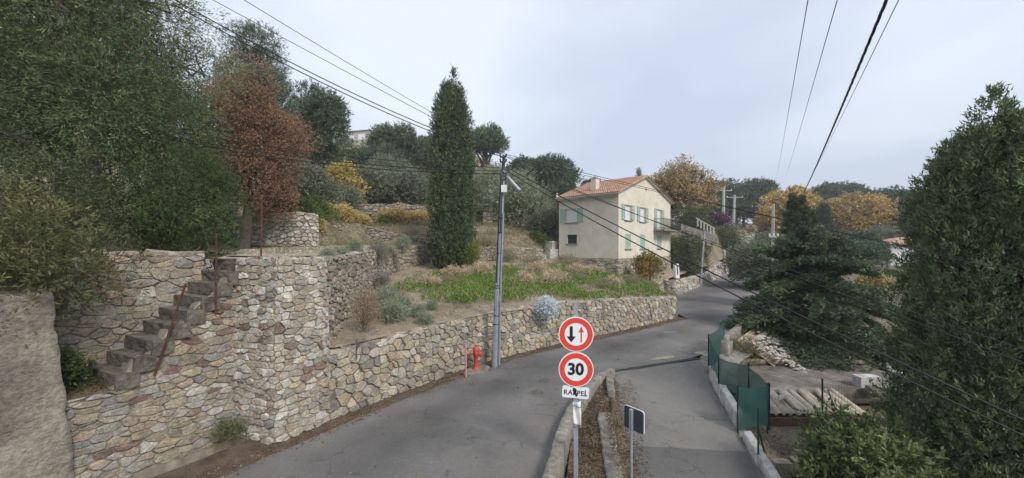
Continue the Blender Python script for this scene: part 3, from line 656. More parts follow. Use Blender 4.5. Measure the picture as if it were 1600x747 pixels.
for zc, kind in ((2.855, 'p'), (2.195, 's')):
    mb = MB(); disc(mb, 0, .325, 0, .016); disc(mb, .30, .325, .012, .035); face = mb.build('sign_disc', M['signwhite'], sg, True); face.location = (0, -.02, zc)
    for p in face.data.polygons: p.use_smooth = False
    mb = MB(); disc(mb, .213, .308, -.003, 0); mb.build('red_ring', M['signred'], face)
    if kind == 'p':
        def arrow(x, s, w, hw, m, L=.30):
            mb = MB(); z0, z1 = -L / 2 * s, L / 2 * s; zm = z1 - .11 * s; y = -.0035
            pts = [(x - w, z0), (x + w, z0), (x + w, zm), (x + hw, zm), (x, z1), (x - hw, zm), (x - w, zm)]
            mb.add([(a, y, b) for a, b in pts] + [(a, 0, b) for a, b in pts], [tuple(range(7)) if s > 0 else tuple(range(7))[::-1]] + [(i, (i + 1) % 7, (i + 1) % 7 + 7, i + 7) for i in range(7)])
            mb.build('arrow', M[m], face)
        arrow(-.09, -1, .028, .085, 'black'); arrow(.095, 1, .0135, .05, 'signred')
    else:
        text('numerals', '30', .30, M['black'], face, (-.008, -.003, 0), .011, 1.0)
mb = MB(); mb.box((0, 0, 0), (.05, .03, .05)); mb.box((0, 0, .66), (.05, .03, .05)); b_ = mb.build('clamp', M['galv'], sg); b_.location = (0, .012, 2.2)
# plate with rounded corners
def rrect(w, h, r, n=5):
    pts = []
    for cx, cz, a0 in ((w / 2 - r, h / 2 - r, 0), (-w / 2 + r, h / 2 - r, 90), (-w / 2 + r, -h / 2 + r, 180), (w / 2 - r, -h / 2 + r, 270)):
        for k in range(n + 1): a = R(a0 + 90 * k / n); pts.append((cx + r * math.cos(a), cz + r * math.sin(a)))
    return pts
def plate(mb, w, h, r, y0, y1):
    p = rrect(w, h, r); n = len(p)
    return mb.add([(x, y0, z) for x, z in p] + [(x, y1, z) for x, z in p], [tuple(range(n)), tuple(range(2 * n - 1, n - 1, -1))] + [(i, (i + 1) % n, n + (i + 1) % n, n + i) for i in range(n)])
mb = plate(MB(), .5, .215, .035, 0, .014); pl = mb.build('plate', M['signwhite'], sg); pl.location = (-.008, -.01, 1.765); pl.rotation_euler = (0, R(4), 0)
text('lettering', 'RAPPEL', .125, M['black'], pl, (0, -.003, -.012), .002, 1.12)
mb = MB(); rng = random.Random(4)
pts = [(-.06, .075), (-.02, .085), (.02, .045), (.01, .0), (.045, -.05), (.015, -.085), (-.012, -.04), (-.035, -.05), (-.03, .0), (-.055, .03)]
mb.add([(x, -.0052, z) for x, z in pts] + [(x, -.001, z) for x, z in pts], [tuple(range(10))] + [(i, (i + 1) % 10, (i + 1) % 10 + 10, i + 10) for i in range(10)])
mb.add([(x, -.0052, z) for x, z in ((.17, .06), (.185, .06), (.19, -.05), (.165, -.06))], [(0, 1, 2, 3)]); mb.build('black_tape', M['black'], pl)
mb = MB(); mb.box((0, .01, 0), (.22, .045, .03)); b_ = mb.build('clamp', M['black'], sg); b_.location = (0, -.005, 1.885)
# torn notice taped round the post
mb = MB(); nx_, nz_ = 6, 8; v = []; f = []
for i in range(nx_ + 1):
    for k in range(nz_ + 1):
        x = -.055 + i * .145 / nx_; z = -.2 + k * .42 / nz_ - .05 * (i / nx_) * (1 - k / nz_) * 1.5
        v.append((x, -.012 - .025 * math.sin(i * 1.1 + k * .5) - .02 * (i / nx_), z + .03 * i / nx_))
for i in range(nx_):
    for k in range(nz_): a = i * (nz_ + 1) + k; f.append((a, a + nz_ + 1, a + nz_ + 2, a + 1))
o = obj('paper_notice', v, f, M['plaque'], sg, smooth=True); o.location = (.0, .015, 1.35); so_ = o.modifiers.new('s', 'SOLIDIFY'); so_.thickness = .003
for dz in (.17, -.17):
    mb = MB(); mb.tube([(-.05, -.035, dz), (0, -.04, dz - .01), (.06, -.05, dz - .03), (.095, -.03, dz - .02)], .006, 5); mb.build('tape', M['black'], o)

sb = empty('small_road_sign', (2.33, 7.5, -.95), R(-54), 'small rectangular sign seen from behind beside the driveway', 'road sign')
mb = MB(); mb.tube([(0, 0, -.1), (0, 0, 1.9)], .028, 10); mb.build('post', M['galv'], sb)
mb = plate(MB(), .44, .43, .045, -.016, -.004); q = mb.build('plate', M['signback'], sb); q.location = (.03, .045, 1.72)
mb = plate(MB(), .456, .446, .05, 0, .02); q2 = mb.build('rim', M['signwhite'], q); q2.location = (0, -.0035, 0)
mb = MB(); mb.box((0, -.005, 1.72), (.06, .06, .40)); mb.build('bracket', M['galv'], sb)

# ------------------------------------------------------------------ hydrant, marker stake
hz_ = .1
v, f = rbox([(-1.6, 12.3, -.1), (-.95, 12.35, -.1), (-.72, 13.0, -.1), (-1.3, 13.4, -.1), (-1.58, 12.34, hz_), (-.97, 12.4, hz_), (-.76, 12.98, hz_), (-1.3, 13.38, hz_)], (10, 10, 3), .02, 6)
tag(obj('hydrant_plinth', v, f, M['concrete'], smooth=True), 'rough concrete plinth under the fire hydrant', 'plinth')
hy = empty('fire_hydrant', (-1.18, 12.72, hz_ - .01), R(12), 'red fire hydrant standing by the roadside wall', 'fire hydrant')
mb = MB(); mb.lathe([(.135, 0), (.135, .03), (.10, .045), (.088, .1), (.085, .42), (.098, .45)], (0, 0, 0), 20); mb.build('barrel', M['red'], hy, True)
mb = MB(); mb.lathe([(.098, .45), (.118, .47), (.12, .62), (.122, .66), (.105, .70), (.085, .735), (.05, .755), (.02, .76)], (0, 0, 0), 20); mb.build('bonnet', M['red'], hy, True)
mb = MB(); mb.lathe([(.03, .75), (.03, .79), (.022, .80), (.001, .80)], (0, 0, 0), 6); mb.build('operating_nut', M['red'], hy)
for a, z, r in ((-95, .55, .062), (-30, .50, .078), (190, .55, .06)):
    d = Vector((math.cos(R(a)), math.sin(R(a)), 0)); mb = MB()
    mb.tube([d * .06 + Vector((0, 0, z)), d * .15 + Vector((0, 0, z)), d * .151 + Vector((0, 0, z)), d * .2 + Vector((0, 0, z - .005)), d * .215 + Vector((0, 0, z - .005))], [r * .8, r * .8, r, r, r * .8], 14)
    o = mb.build('outlet', M['red'], hy); mb = MB(); mb.tube([d * .214 + Vector((0, 0, z - .005)), d * .235 + Vector((0, 0, z - .005))], r * .4, 6); mb.build('cap_nut', M['red'], o)
mb = MB(); mb.box((.07, -.075, .36), (.06, .008, .08), R(-45)); mb.build('label_plate', M['plaque'], hy)
bar('marker_stake', 'faded pink stake to the left of the fire hydrant', (-1.46, 12.2, 0), (-1.47, 12.22, .95), .03, 'pink')

# ------------------------------------------------------------------ poles
up = empty('utility_pole', (-.6, 13.25, 0), 0, 'tall galvanised utility pole at the bend beside the fire hydrant', 'utility pole')
mb = MB(); mb.tube([(0, 0, -.1), (.15, 0, 3.6), (.285, 0, 6.75)], [.115, .10, .08], 8); mb.build('shaft', M['galv'], up)
mb = MB(); mb.tube([(.275, 0, 6.5), (.32, 0, 7.3)], [.06, .05], 8); mb.build('mast_tip', M['wiregrey'], up)
mb = MB(); mb.tube([(.27, -.1, 6.7), (.29, -.1, 6.72)], .12, 6)
for z in (7.22, 7.05, 6.55, 6.45): mb.box((.29, -.07, z), (.22, .06, .05)); mb.tube([(.2, -.12, z), (.2, -.12, z + .1)], .03, 6); mb.tube([(.4, -.12, z), (.4, -.12, z + .1)], .03, 6)
mb.build('bracket', M['wiregrey'], up)
mb = MB(); mb.box((.33, -.13, 6.12), (.2, .14, .24)); mb.build('junction_box', M['white'], up)
mb = MB(); mb.tube([(.42, -.1, 6.55), (.86, -.18, 6.05)], .06, 10); mb.build('splice_closure', M['galv'], up)
mb = MB(); mb.tube([(.06, -.112, 2.9), (.12, -.106, 4.5), (.19, -.1, 6), (.22, -.1, 6.5)], .02, 6); mb.tube([(.2, -.11, 4.6), (.25, -.11, 5.7), (.28, -.1, 6.4)], .016, 6); mb.build('riser_cable', M['cable'], up)
mb = MB(); mb.tube([(.17, -.12, .1), (.22, -.125, 3.0), (.31, -.12, 5.3)], .028, 8); mb.build('conduit', M['galv'], up)
for z in (1.45, 1.75, 2.78, 2.7, 3.9, 4.6, 5.1):
    mb = MB(); x = .0417 * z; mb.tube([(x, 0, z), (x + .001, 0, z + .035)], .118 - .005 * z, 10); mb.build('strap', M['cable'], up)
mb = MB(); mb.box((.2, -.1, 2.35), (.06, .05, .2)); mb.build('meter_box', M['white'], up)
def pole(name, label, b, t, r0, r1, m, arms=(), n=8, group=None):
    o = empty(name, b, 0, label, 'utility pole', group); d = Vector(t) - Vector(b)
    mb = MB(); mb.tube([(0, 0, -.3), d], [r0, r1], n); mb.build('shaft', M[m], o)
    for z, w in arms:
        mb = MB(); mb.box((d.x * z / d.z, -.1, z), (w, .12, .12)); c = mb.build('crossarm', M[m], o)
        for k in (-.45, 0, .45):
            mb = MB(); mb.lathe([(.05, 0), (.09, .06), (.05, .1), (.08, .16), (.02, .22)], (d.x * z / d.z + k * w, -.1, z + .06), 8); mb.build('insulator', M['white'], c)
    return o
pole('lamp_pole', 'slim metal pole beside the road bend, leaning right', (18.9, 38.6, .1), (19.45, 38.8, 5.7), .12, .09, 'galv')
pole('concrete_pole', 'concrete pole with crossarm rising beyond the house, left of two', (38.5, 70, 7.3), (38.6, 70, 15), .3, .22, 'pole_conc', [(7.0, 3.0)])
pole('concrete_pole', 'concrete pole with crossarm rising beyond the house, right of two', (45, 78, 7.8), (45.2, 78, 14.6), .3, .22, 'pole_conc', [(6.3, 3.4)])
pole('concrete_pole', 'bare concrete pole behind the big conifer', (22.9, 33.8, -.2), (23, 33.8, 7.9), .15, .12, 'pole_conc', [(5.2, .8)], 4)
pole('lamp_pole', 'small pale pole on the uphill road beyond the dark bush', (38.2, 61.4, 2.6), (38.4, 61.4, 6.2), .16, .13, 'pole_conc')
mk = empty('marker_box', (14.4, 33.5, 1.15), R(10), 'blue-white cabinet post on the wall at the road bend', 'cabinet')
mb = MB(); mb.box((0, 0, .85), (.36, .3, 1.25)); q = mb.build('body', M['signwhite'], mk); q.rotation_euler = (0, R(-4), 0)
mb = MB(); mb.box((0, -.152, .95), (.12, .006, .8)); mb.build('stripe', M['signback'], q)
mb = MB(); mb.box((0, 0, .1), (.42, .36, .3)); mb.build('base', M['concrete'], mk)

# ------------------------------------------------------------------ wires
def wire(label, a, b, sag, r=.012, n=26, m='cable', twist=0, name='overhead_wire'):
    a, b = Vector(a), Vector(b); P = [a.lerp(b, i / (n - 1)) - Vector((0, 0, 4 * sag * (i / (n - 1)) * (1 - i / (n - 1)))) for i in range(n)]
    mb = MB(); mid = a
    if twist:
        d = (b - a).normalized(); x = d.cross(Vector((0, 0, 1))).normalized(); y = x.cross(d); L = (b - a).length; n2 = int(L * 10)
        for ph in range(3):
            Q = []
            for i in range(n2):
                t = i / (n2 - 1); p = a.lerp(b, t) - Vector((0, 0, 4 * sag * t * (1 - t))); an = 2 * math.pi * (t * L / twist + ph / 3)
                Q.append(p + (x * math.cos(an) + y * math.sin(an)) * r * .85 - mid)
            mb.tube(Q, r, 5)
    else: mb.tube([p - mid for p in P], r, 5)
    o = mb.build(name, M[m]); o.location = mid; return tag(o, label, 'wire')
PT = Vector((-.3, 13.15, 7.3))
wire('thick twisted black cable dropping across the sky at upper right', at(1400, -35, 4.6), at(1243, 322, 42), .35, .0125, twist=1.1)
wire('thin wire in the sky, leftmost of three right of centre', at(1266, -20, 6), at(1212, 282, 96), .3, .008, m='wiregrey')
wire('thin wire in the sky, second of three right of centre', at(1314, -20, 6), at(1226, 280, 96), .3, .008, m='wiregrey')
wire('thin wire crossing behind the thick twisted cable', at(1414, -20, 6), at(1254, 300, 96), .3, .008, m='wiregrey')
wire('upper strand of the black bundle from pole top to the olive', PT + Vector((-.1, 0, .02)), at(270, -2, 8.2), .25, .013)
wire('middle strand of the black bundle from pole top to the olive', PT + Vector((-.1, 0, -.06)), at(270, 6, 8.2), .27, .013)
wire('thin wire from pole top leaving the frame above the olive', PT + Vector((0, .05, .0)), at(318, -8, 9), .02, .008)
wire('thin high wire passing behind the cypress', at(372, -6, 20), at(830, 262, 46), .25, .02, m='wiregrey')
wire('low wire from the pole to the left, uppermost of three', at(781, 262, 13.2), at(200, 192, 11.5), .22, .011)
wire('low wire from the pole to the left, middle of three', at(781, 267, 13.2), at(200, 200, 11.5), .3, .014)
wire('low wire from the pole to the left, lowest of three', at(781, 271, 13.2), at(200, 204, 11.5), .34, .014)
wire('faint wire crossing the russet tree above the others', at(785, 256, 13.3), at(300, 163, 13.0), .35, .007, m='wiregrey')
wire('heavy black cable running down right past the house, upper', at(793, 262, 13.1), at(1680, 694, 4.6), .12, .014)
wire('heavy black cable running down right past the house, lower', at(793, 268, 13.1), at(1690, 724, 4.6), .17, .014)
wire('thin wire over the house roof to the right cypress', PT + Vector((.1, 0, 0)), at(1640, 438, 5.6), .02, .007)
wire('thin wire just below the roof wire', PT + Vector((.1, 0, -.08)), at(1680, 440, 5.6), .05, .006)
wire('wire crossing the gable middle toward the conifer', at(793, 253, 13.1), at(1650, 586, 5.2), .06, .008)
wire('wire crossing the gable windows toward the conifer', at(793, 257, 13.1), at(1640, 560, 5.2), .1, .007)
wire('service wire from the house corner to the slim metal pole', at(1046, 376, 38.6), (19.42, 38.7, 5.55), .15, .02, m='wiregrey')
wire('service wire from the utility pole to the house eave', at(793, 246, 13.1), at(966, 318, 30.7), .25, .01)
wire('span of wire between the two crossarm poles', (38.6, 69.8, 14.4), (45.2, 77.8, 14.2), .2, .03, m='wiregrey')

# ------------------------------------------------------------------ the house
HC = Vector((8.6, 31, 0)); HG = Vector((.682, .731, 0)); HL = Vector((-.731, .682, 0)); GW, LW = 11., 5.9; ZB, ZE, ZR = 3.15, 8.54, 10.36; TR = 5.0
house = empty('house', HC, 0, 'two-storey cream house with pale green shutters and orange tiled roof', 'house')
def w2h(p): return (p[0] - HC.x, p[1] - HC.y, p[2])
def facade(mb, o, d, w, z0, z1, ops, dep):
    n = Vector((d.y, -d.x, 0)); xs = sorted({0, w, *[q for a in ops for q in a[:2]]}); zs = sorted({z0, z1, *[q for a in ops for q in a[2:]]})
    P = lambda x, z, k=0: w2h(o + d * x - n * k + Vector((0, 0, z)))
    for i in range(len(xs) - 1):
        for j in range(len(zs) - 1):
            cx, cz = (xs[i] + xs[i + 1]) / 2, (zs[j] + zs[j + 1]) / 2
            if any(a[0] < cx < a[1] and a[2] < cz < a[3] for a in ops): continue
            mb.add([P(xs[i], zs[j]), P(xs[i + 1], zs[j]), P(xs[i + 1], zs[j + 1]), P(xs[i], zs[j + 1])], [(0, 1, 2, 3)])
    for a, b, c, e in ops:
        for q in ([(a, c), (b, c)], [(b, c), (b, e)], [(b, e), (a, e)], [(a, e), (a, c)]):
            mb.add([P(*q[0]), P(*q[1]), P(*q[1], dep), P(*q[0], dep)], [(0, 3, 2, 1)])
GO = [(1.05, 2.25, 6.35, 7.62), (3.9, 5.05, 6.35, 7.62), (7.6, 8.75, 5.76, 7.7), (1.15, 2.2, 3.95, 5.2), (3.98, 5.0, 3.95, 5.2), (7.7, 8.7, 3.95, 5.2)]
LO = [(.75, 1.95, 6.28, 7.48), (.9, 1.92, 4.4, 5.18)]
FL = HC + HL * LW
mb = MB(); facade(mb, HC, HG, GW, ZB, ZE, GO, .2); facade(mb, FL, -HL, LW, ZB, ZE, LO, .2)
RC = HC + HG * GW; BC = FL + HG * GW; up_ = lambda p, z: w2h(p + Vector((0, 0, z)))
mb.poly([up_(HC, ZE), up_(RC, ZE), up_(HC + HG * TR, ZR)]); mb.poly([up_(BC, ZE), up_(FL, ZE), up_(FL + HG * TR, ZR)])
mb.poly([up_(RC, ZB), up_(BC, ZB), up_(BC, ZE), up_(RC, ZE)]); mb.poly([up_(BC, ZB), up_(FL, ZB), up_(FL, ZE), up_(BC, ZE)])
mb.build('wall', M['plaster'], house)
# windows, shutters, sills
def local_box(mb, o, d, x0, x1, z0, z1, y0, y1):    # y outward
    n = Vector((d.y, -d.x, 0)); P = lambda x, y, z: w2h(o + d * x + n * y + Vector((0, 0, z)))
    mb.hexa([P(x0, y1, z0), P(x1, y1, z0), P(x1, y0, z0), P(x0, y0, z0), P(x0, y1, z1), P(x1, y1, z1), P(x1, y0, z1), P(x0, y0, z1)])
def shutter(o, d, x0, x1, z0, z1, y):
    mb = MB(); local_box(mb, o, d, x0, x1, z0, z1, y, y + .02)
    for a, b, c, e in ((x0, x0 + .07, z0, z1), (x1 - .07, x1, z0, z1), (x0, x1, z0, z0 + .09), (x0, x1, z1 - .09, z1), (x0, x1, (z0 + z1) / 2 - .04, (z0 + z1) / 2 + .04)): local_box(mb, o, d, a, b, c, e, y + .02, y + .042)
    k = int((z1 - z0) / .1)
    for i in range(1, k): zz = z0 + (z1 - z0) * i / k; local_box(mb, o, d, x0 + .07, x1 - .07, zz - .02, zz + .012, y + .02, y + .032)
    return mb.build('shutter', M['shutter'], house)
for i, (a, b, c, e) in enumerate(GO + LO):
    o, d = (HC, HG) if i < 6 else (FL, -HL)
    wn_ = MB()
    if i in (0, 1, 2, 6):
        local_box(wn_, o, d, a, b, c, e, -.19, -.15); win = wn_.build('window', M['white'], house)
        mb = MB(); k = 13
        for q in range(k): zz = c + (e - c) * q / k; local_box(mb, o, d, a + .05, b - .05, zz + .01, zz + (e - c) / k - .008, -.15, -.138)
        mb.build('roller_blind', M['white'], win)
        w = .5 if i != 6 else .58
        shutter(o, d, a - w - .02, a - .02, c + .02, e + .03, .02); shutter(o, d, b + .02, b + w + .02, c + .02, e + .03, .02)
    elif i == 7:
        local_box(wn_, o, d, a, b, c, e, -.19, -.16); win = wn_.build('window', M['glass'], house)
        mb = MB(); local_box(mb, o, d, a, a + .06, c, e, -.16, -.13); local_box(mb, o, d, b - .06, b, c, e, -.16, -.13); local_box(mb, o, d, (a + b) / 2 - .03, (a + b) / 2 + .03, c, e, -.16, -.13); local_box(mb, o, d, a, b, e - .06, e, -.16, -.129); mb.build('frame', M['netting'], win)
    else:
        shutter(o, d, a + .005, (a + b) / 2 - .008, c, e, -.05); shutter(o, d, (a + b) / 2 + .008, b - .005, c, e, -.05)
    if i != 2:
        mb = MB(); local_box(mb, o, d, a - .1, b + .1, c - .09, c - .005, -.1, .09); mb.build('sill', M['concrete'], house)
mb = MB(); local_box(mb, HC, HG, TR + .1, TR + .3, 9.2, 9.42, -.02, .01); mb.build('vent', M['brownboard'], house)
# balcony
bal = MB(); local_box(bal, HC, HG, 6.8, 11.2, 5.6, 5.74, .003, 1.05); bal = bal.build('balcony', M['concrete'], house)
mb = MB()
for z in (5.84, 6.72): local_box(mb, HC, HG, 6.85, 11.15, z, z + .04, .96, 1.0)
for x in (6.85, 11.11):
    for z in (5.84, 6.72): local_box(mb, HC, HG, x, x + .04, z, z + .04, .02, .96)
k = 0
while 6.87 + k * .13 < 11.1: x = 6.87 + k * .13; local_box(mb, HC, HG, x, x + .02, 5.74, 6.72, .97, .99); k += 1
for k in range(8): local_box(mb, HC, HG, 6.86, 6.88, 5.74, 6.72, .08 + k * .12, .1 + k * .12); local_box(mb, HC, HG, 11.12, 11.14, 5.74, 6.72, .08 + k * .12, .1 + k * .12)
mb.build('railing', M['iron'], bal)
# roof
roof = MB(); ov, og = .38, .22; nG = Vector((HG.y, -HG.x, 0)); sl1 = (ZR - ZE) / TR; sl2 = (ZR - ZE) / (GW - TR)
A = lambda t, y, z: HC + HG * t + nG * y + Vector((0, 0, z))
def slope(t0, z0, t1, z1, th=.1):
    y0, y1 = og, -(LW + og)
    p = [A(t0, y0, z0), A(t1, y0, z1), A(t1, y1, z1), A(t0, y1, z0)]
    roof.hexa([w2h(q + Vector((0, 0, .004))) for q in p] + [w2h(q + Vector((0, 0, th))) for q in p])
slope(-ov, ZE - ov * sl1, TR, ZR); slope(GW + ov, ZE - ov * sl2, TR, ZR)
roof = roof.build('roof', M['plaster'], house)
tv = MB()
def tiles(t0, z0, t1, z1):
    n = int((LW + 2 * og) / .21); ln = math.hypot(t1 - t0, z1 - z0); rows = int(ln / .36); nn = Vector((0, 0, 1))
    for i in range(n):
        y = og - .1 - i * .21
        for j in range(rows):
            a, b = j / rows, (j + 1.12) / rows
            if j == rows - 1: b = 1
            pa = A(lerp(t0, t1, a), y, lerp(z0, z1, a) + .1); pb = A(lerp(t0, t1, b), y, lerp(z0, z1, b) + .1); v = []
            jx = random.uniform(-.012, .012); rz_ = random.uniform(.0, .012)
            for p, r, lift in ((pa, .105, .05 + rz_), (pb, .085, .02)):
                for k in range(6):
                    an = math.pi * k / 5; v.append(w2h(p + nG * (math.cos(an) * r + jx) + Vector((0, 0, math.sin(an) * r * .85 + lift - .02))))
            tv.add(v, [(k, k + 1, k + 7, k + 6) for k in range(5)] + [(0, 1, 2, 3, 4, 5)])
tiles(-ov - .05, ZE - (ov + .05) * sl1, TR, ZR); tiles(GW + ov + .05, ZE - (ov + .05) * sl2, TR, ZR)
tag(tv.build('roof_tiles', M['tile'], roof), kind='stuff')
mb = MB()
for j in range(15):
    y = og - j * (LW + 2 * og) / 15; y2 = y - (LW + 2 * og) / 14; v = []
    for yy, r in ((y, .15), (y2, .125)):
        for k in range(6): an = math.pi * k / 5; v.append(w2h(A(TR + math.cos(an) * r, yy, ZR + .08 + math.sin(an) * r)))
    mb.add(v, [(k, k + 1, k + 7, k + 6) for k in range(5)] + [(0, 1, 2, 3, 4, 5)])
tag(mb.build('ridge_tiles', M['tile'], roof), kind='stuff')
mb = MB()   # verge tiles on the gable edge
for (ta, za), (tb, zb_) in (((-ov, ZE - ov * sl1), (TR, ZR)), ((GW + ov, ZE - ov * sl2), (TR, ZR))):
    for j in range(15):
        a, b = j / 15, (j + 1.1) / 15; v = []
        for q, r in ((a, .11), (min(b, 1), .09)):
            for k in range(6): an = math.pi * k / 5; v.append(w2h(A(lerp(ta, tb, q), og + math.cos(an) * r, lerp(za, zb_, q) + .1 + math.sin(an) * r)))
        mb.add(v, [(k, k + 1, k + 7, k + 6) for k in range(5)] + [(0, 1, 2, 3, 4, 5)])
tag(mb.build('verge_tiles', M['tile'], roof), kind='stuff')
ch = MB(); c0 = A(1.25, -2.9, 0)
for z0, z1, s in ((8.9, 10.1, .62), (10.1, 10.18, .74)):
    ch.box(w2h(c0 + Vector((0, 0, (z0 + z1) / 2))), (s, s * .8, z1 - z0), math.atan2(HG.y, HG.x))
ch = ch.build('chimney', M['plaster'], roof)
mb = MB(); mb.tube([w2h(A(-.3, -5.9, 8.5)), w2h(A(-.3, -5.9, 8.95))], .08, 8); mb.build('vent_pipe', M['white'], roof)
mb = MB(); local_box(mb, FL, -HL, -.2, LW + .2, ZE - .32, ZE - .2, .36, .46); mb.build('gutter', M['concrete'], roof)
# plinth and side landing
P2 = [tuple((FL + HL * -.9).xy), tuple(HC.xy), tuple((HC + HG * (GW - .1)).xy)]
pl2 = [(Vector((x, y)) ) for x, y in P2]
nl = Vector((-HL.y, HL.x, 0)) * -1
masonry('house_plinth', 'tan stone plinth under the cream house', [(FL + HL * -.9 + Vector((-.682, -.731, 0)) * .06).xy[:], (HC + Vector((0, -.085, 0))).xy[:], (HC + HG * (GW - .1) + nG * .06).xy[:]], lambda u: 1.9, lambda u: 3.14, 31, .34, .19, .3, PAL_ROAD, gap=.016, h=.04, depth=.4, cap=False, batter=0, sm_n=3)
la = empty('entrance_steps', tuple(FL + HL * .9), 0, 'pale concrete steps and landing at the left end of the house', 'steps')
for nm, (x, y, z), d in (('landing', (-.3, -.3, 3.45), (1.5, 1.6, .9)), ('parapet', (.0, .1, 4.25), (.8, .9, .8)), ('step', (-1.0, -.9, 3.1), (1.3, .9, .7)), ('step', (-1.2, -1.6, 2.9), (1.3, .7, .5))):
    mb = MB(); mb.box((x, y, z), d, math.atan2(HG.y, HG.x)); mb.build(nm, M['whitewall'], la)
mb = MB(); o3 = FL + HL * -.1 - Vector((.682, .731, 0)) * .6; mb.box((2.2, -1.2, 3.32), (4.2, .5, .1), math.atan2(-HL.y, -HL.x)); mb.build('ledge', M['concrete'], la)
# pale balustrade stairs right of the house
bs = empty('balustrade_stairs', tuple(at(1090, 358, 50)), 0, 'pale balustraded stairway beside the dark bush right of the house', 'stairs'); 
bs.scale = (.75, .75, .75)
for i in range(6):
    mb = MB(); mb.box((i * .55, 0, 1.1 - i * .32), (.16, .2, 1.3)); mb.build('baluster', M['pole_conc'], bs)
mb = MB(); mb.add([(-.3, -.12, 1.85), (3.0, -.12, 0.0), (3.0, .12, 0), (-.3, .12, 1.85), (-.3, -.12, 2.0), (3.0, -.12, .15), (3.0, .12, .15), (-.3, .12, 2.0)], [(3, 2, 1, 0), (4, 5, 6, 7), (0, 1, 5, 4), (1, 2, 6, 5), (2, 3, 7, 6), (3, 0, 4, 7)]); mb.build('handrail', M['pole_conc'], bs)
mb = MB(); mb.add([(-3, -.3, -1.5), (3.2, -.3, -2.6), (3.2, .3, -2.6), (-3, .3, -1.5), (-3, -.3, .9), (3.2, -.3, -1.1), (3.2, .3, -1.1), (-3, .3, .9)], [(3, 2, 1, 0), (4, 5, 6, 7), (0, 1, 5, 4), (1, 2, 6, 5), (2, 3, 7, 6), (3, 0, 4, 7)]); mb.build('stair_body', M['concrete'], bs)

# far buildings
def villa(name, label, c, w, d, h, rz, wins, roofh=1.4):
    o = empty(name, c, rz, label, 'house'); mb = MB(); mb.box((0, d / 2, h / 2 - .5), (w, d, h + 1)); mb.build('wall', M['white' if roofh < 1 else 'whitewall'], o)
    mb = MB(); e = .4; z = h + .004
    mb.add([(-w / 2 - e, -e, z), (w / 2 + e, -e, z), (w / 2 + e, d + e, z), (-w / 2 - e, d + e, z), (-w / 2 + d * .35, d / 2, z + roofh), (w / 2 - d * .35, d / 2, z + roofh)], [(0, 1, 5, 4), (1, 2, 5), (2, 3, 4, 5), (3, 0, 4), (3, 2, 1, 0)]); mb.build('roof', M['tile'], o)
    for x, zc, ww, hh in wins:
        mb = MB(); mb.box((x, -.03, zc), (ww + .3, .06, hh + .3)); fr = mb.build('window', M['white'], o); mb = MB(); mb.box((x, -.07, zc), (ww, .03, hh)); mb.build('pane', M['glass' if roofh < 1 else 'plaque'], fr)
    return o
villa('hill_villa', 'small white villa on the ridge left of the cypress', (-44.5, 110, 33.2), 8.2, 7, 4.0, R(-14), [(-2.0, 2.2, 1.9, 1.3), (1.6, 2.2, 1.9, 1.3)], 1.2)
villa('white_house', 'white house partly hidden behind the right cypress', (50, 45, 1.4), 9, 7, 3.0, R(-18), [(-.2, 1.5, .9, 1.6), (2.2, 1.5, .9, 1.6)], .9)

# ------------------------------------------------------------------ netting fence and yard on the right
def net(name, label, pts, wav=.03, seed=0):
    """pts: (x, y, ztop, zbot)"""
    wav *= 1.7; root = empty(name, (pts[0][0], pts[0][1], pts[0][3]), 0, label, 'fence'); off = Vector(root.location); v = []; f = []; cols = 0; nz_ = 9
    for i in range(len(pts) - 1):
        a, b = pts[i], pts[i + 1]; n = 9
        for k in range(n + (1 if i == len(pts) - 2 else 0)):
            t = k / n; x, y = lerp(a[0], b[0], t), lerp(a[1], b[1], t); sg_ = .06 * math.sin(math.pi * t)
            for j in range(nz_ + 1):
                h_ = j / nz_; z = lerp(lerp(a[3], b[3], t), lerp(a[2], b[2], t) - sg_, h_); w = noise.noise(Vector((x * 3 + seed, y * 3, z * 2.2))) * wav * 2
                v.append(Vector((x + w, y + w * .7, z)) - off)
            cols += 1
    for i in range(cols - 1):
        for j in range(nz_): q = i * (nz_ + 1) + j; f.append((q, q + nz_ + 1, q + nz_ + 2, q + 1))
    o = obj('netting', v, f, M['net'], root, smooth=True)
    for p in pts:
        mb = MB(); q = Vector((p[0], p[1] + .03, p[3] - .25)) - off; mb.tube([q, Vector((p[0], p[1] + .03, p[2] + .04)) - off], .022, 6); mb.build('fence_post', M['fencepost'], root)
    return root
F = [(8.9, 16.1, 1.02, -.18), (6.72, 13.1, 1.12, -.2), (6.18, 11.45, .82, -.1), (6.95, 11.25, .7, -.32), (6.72, 10.0, .55, -.4)]
net('netting_fence', 'dark green netting fence bending along the right of the driveway', F, .035)
net('netting_fence', 'square green netting panel at the near end of the fence', [(5.72, 9.7, .6, -.5), (6.62, 9.92, .57, -.45)], .025, 5)
gp = empty('fence_post', (5.58, 8.7, -.72), 0, 'braced dark post at the near end of the driveway wall', 'post')
mb = MB(); mb.tube([(0, 0, -.1), (0, 0, 1.22)], .022, 6); mb.build('shaft', M['fencepost'], gp)
mb = MB(); mb.tube([(0, 0, .75), (.36, .18, -.28)], .02, 6); mb.build('brace', M['fencepost'], gp)

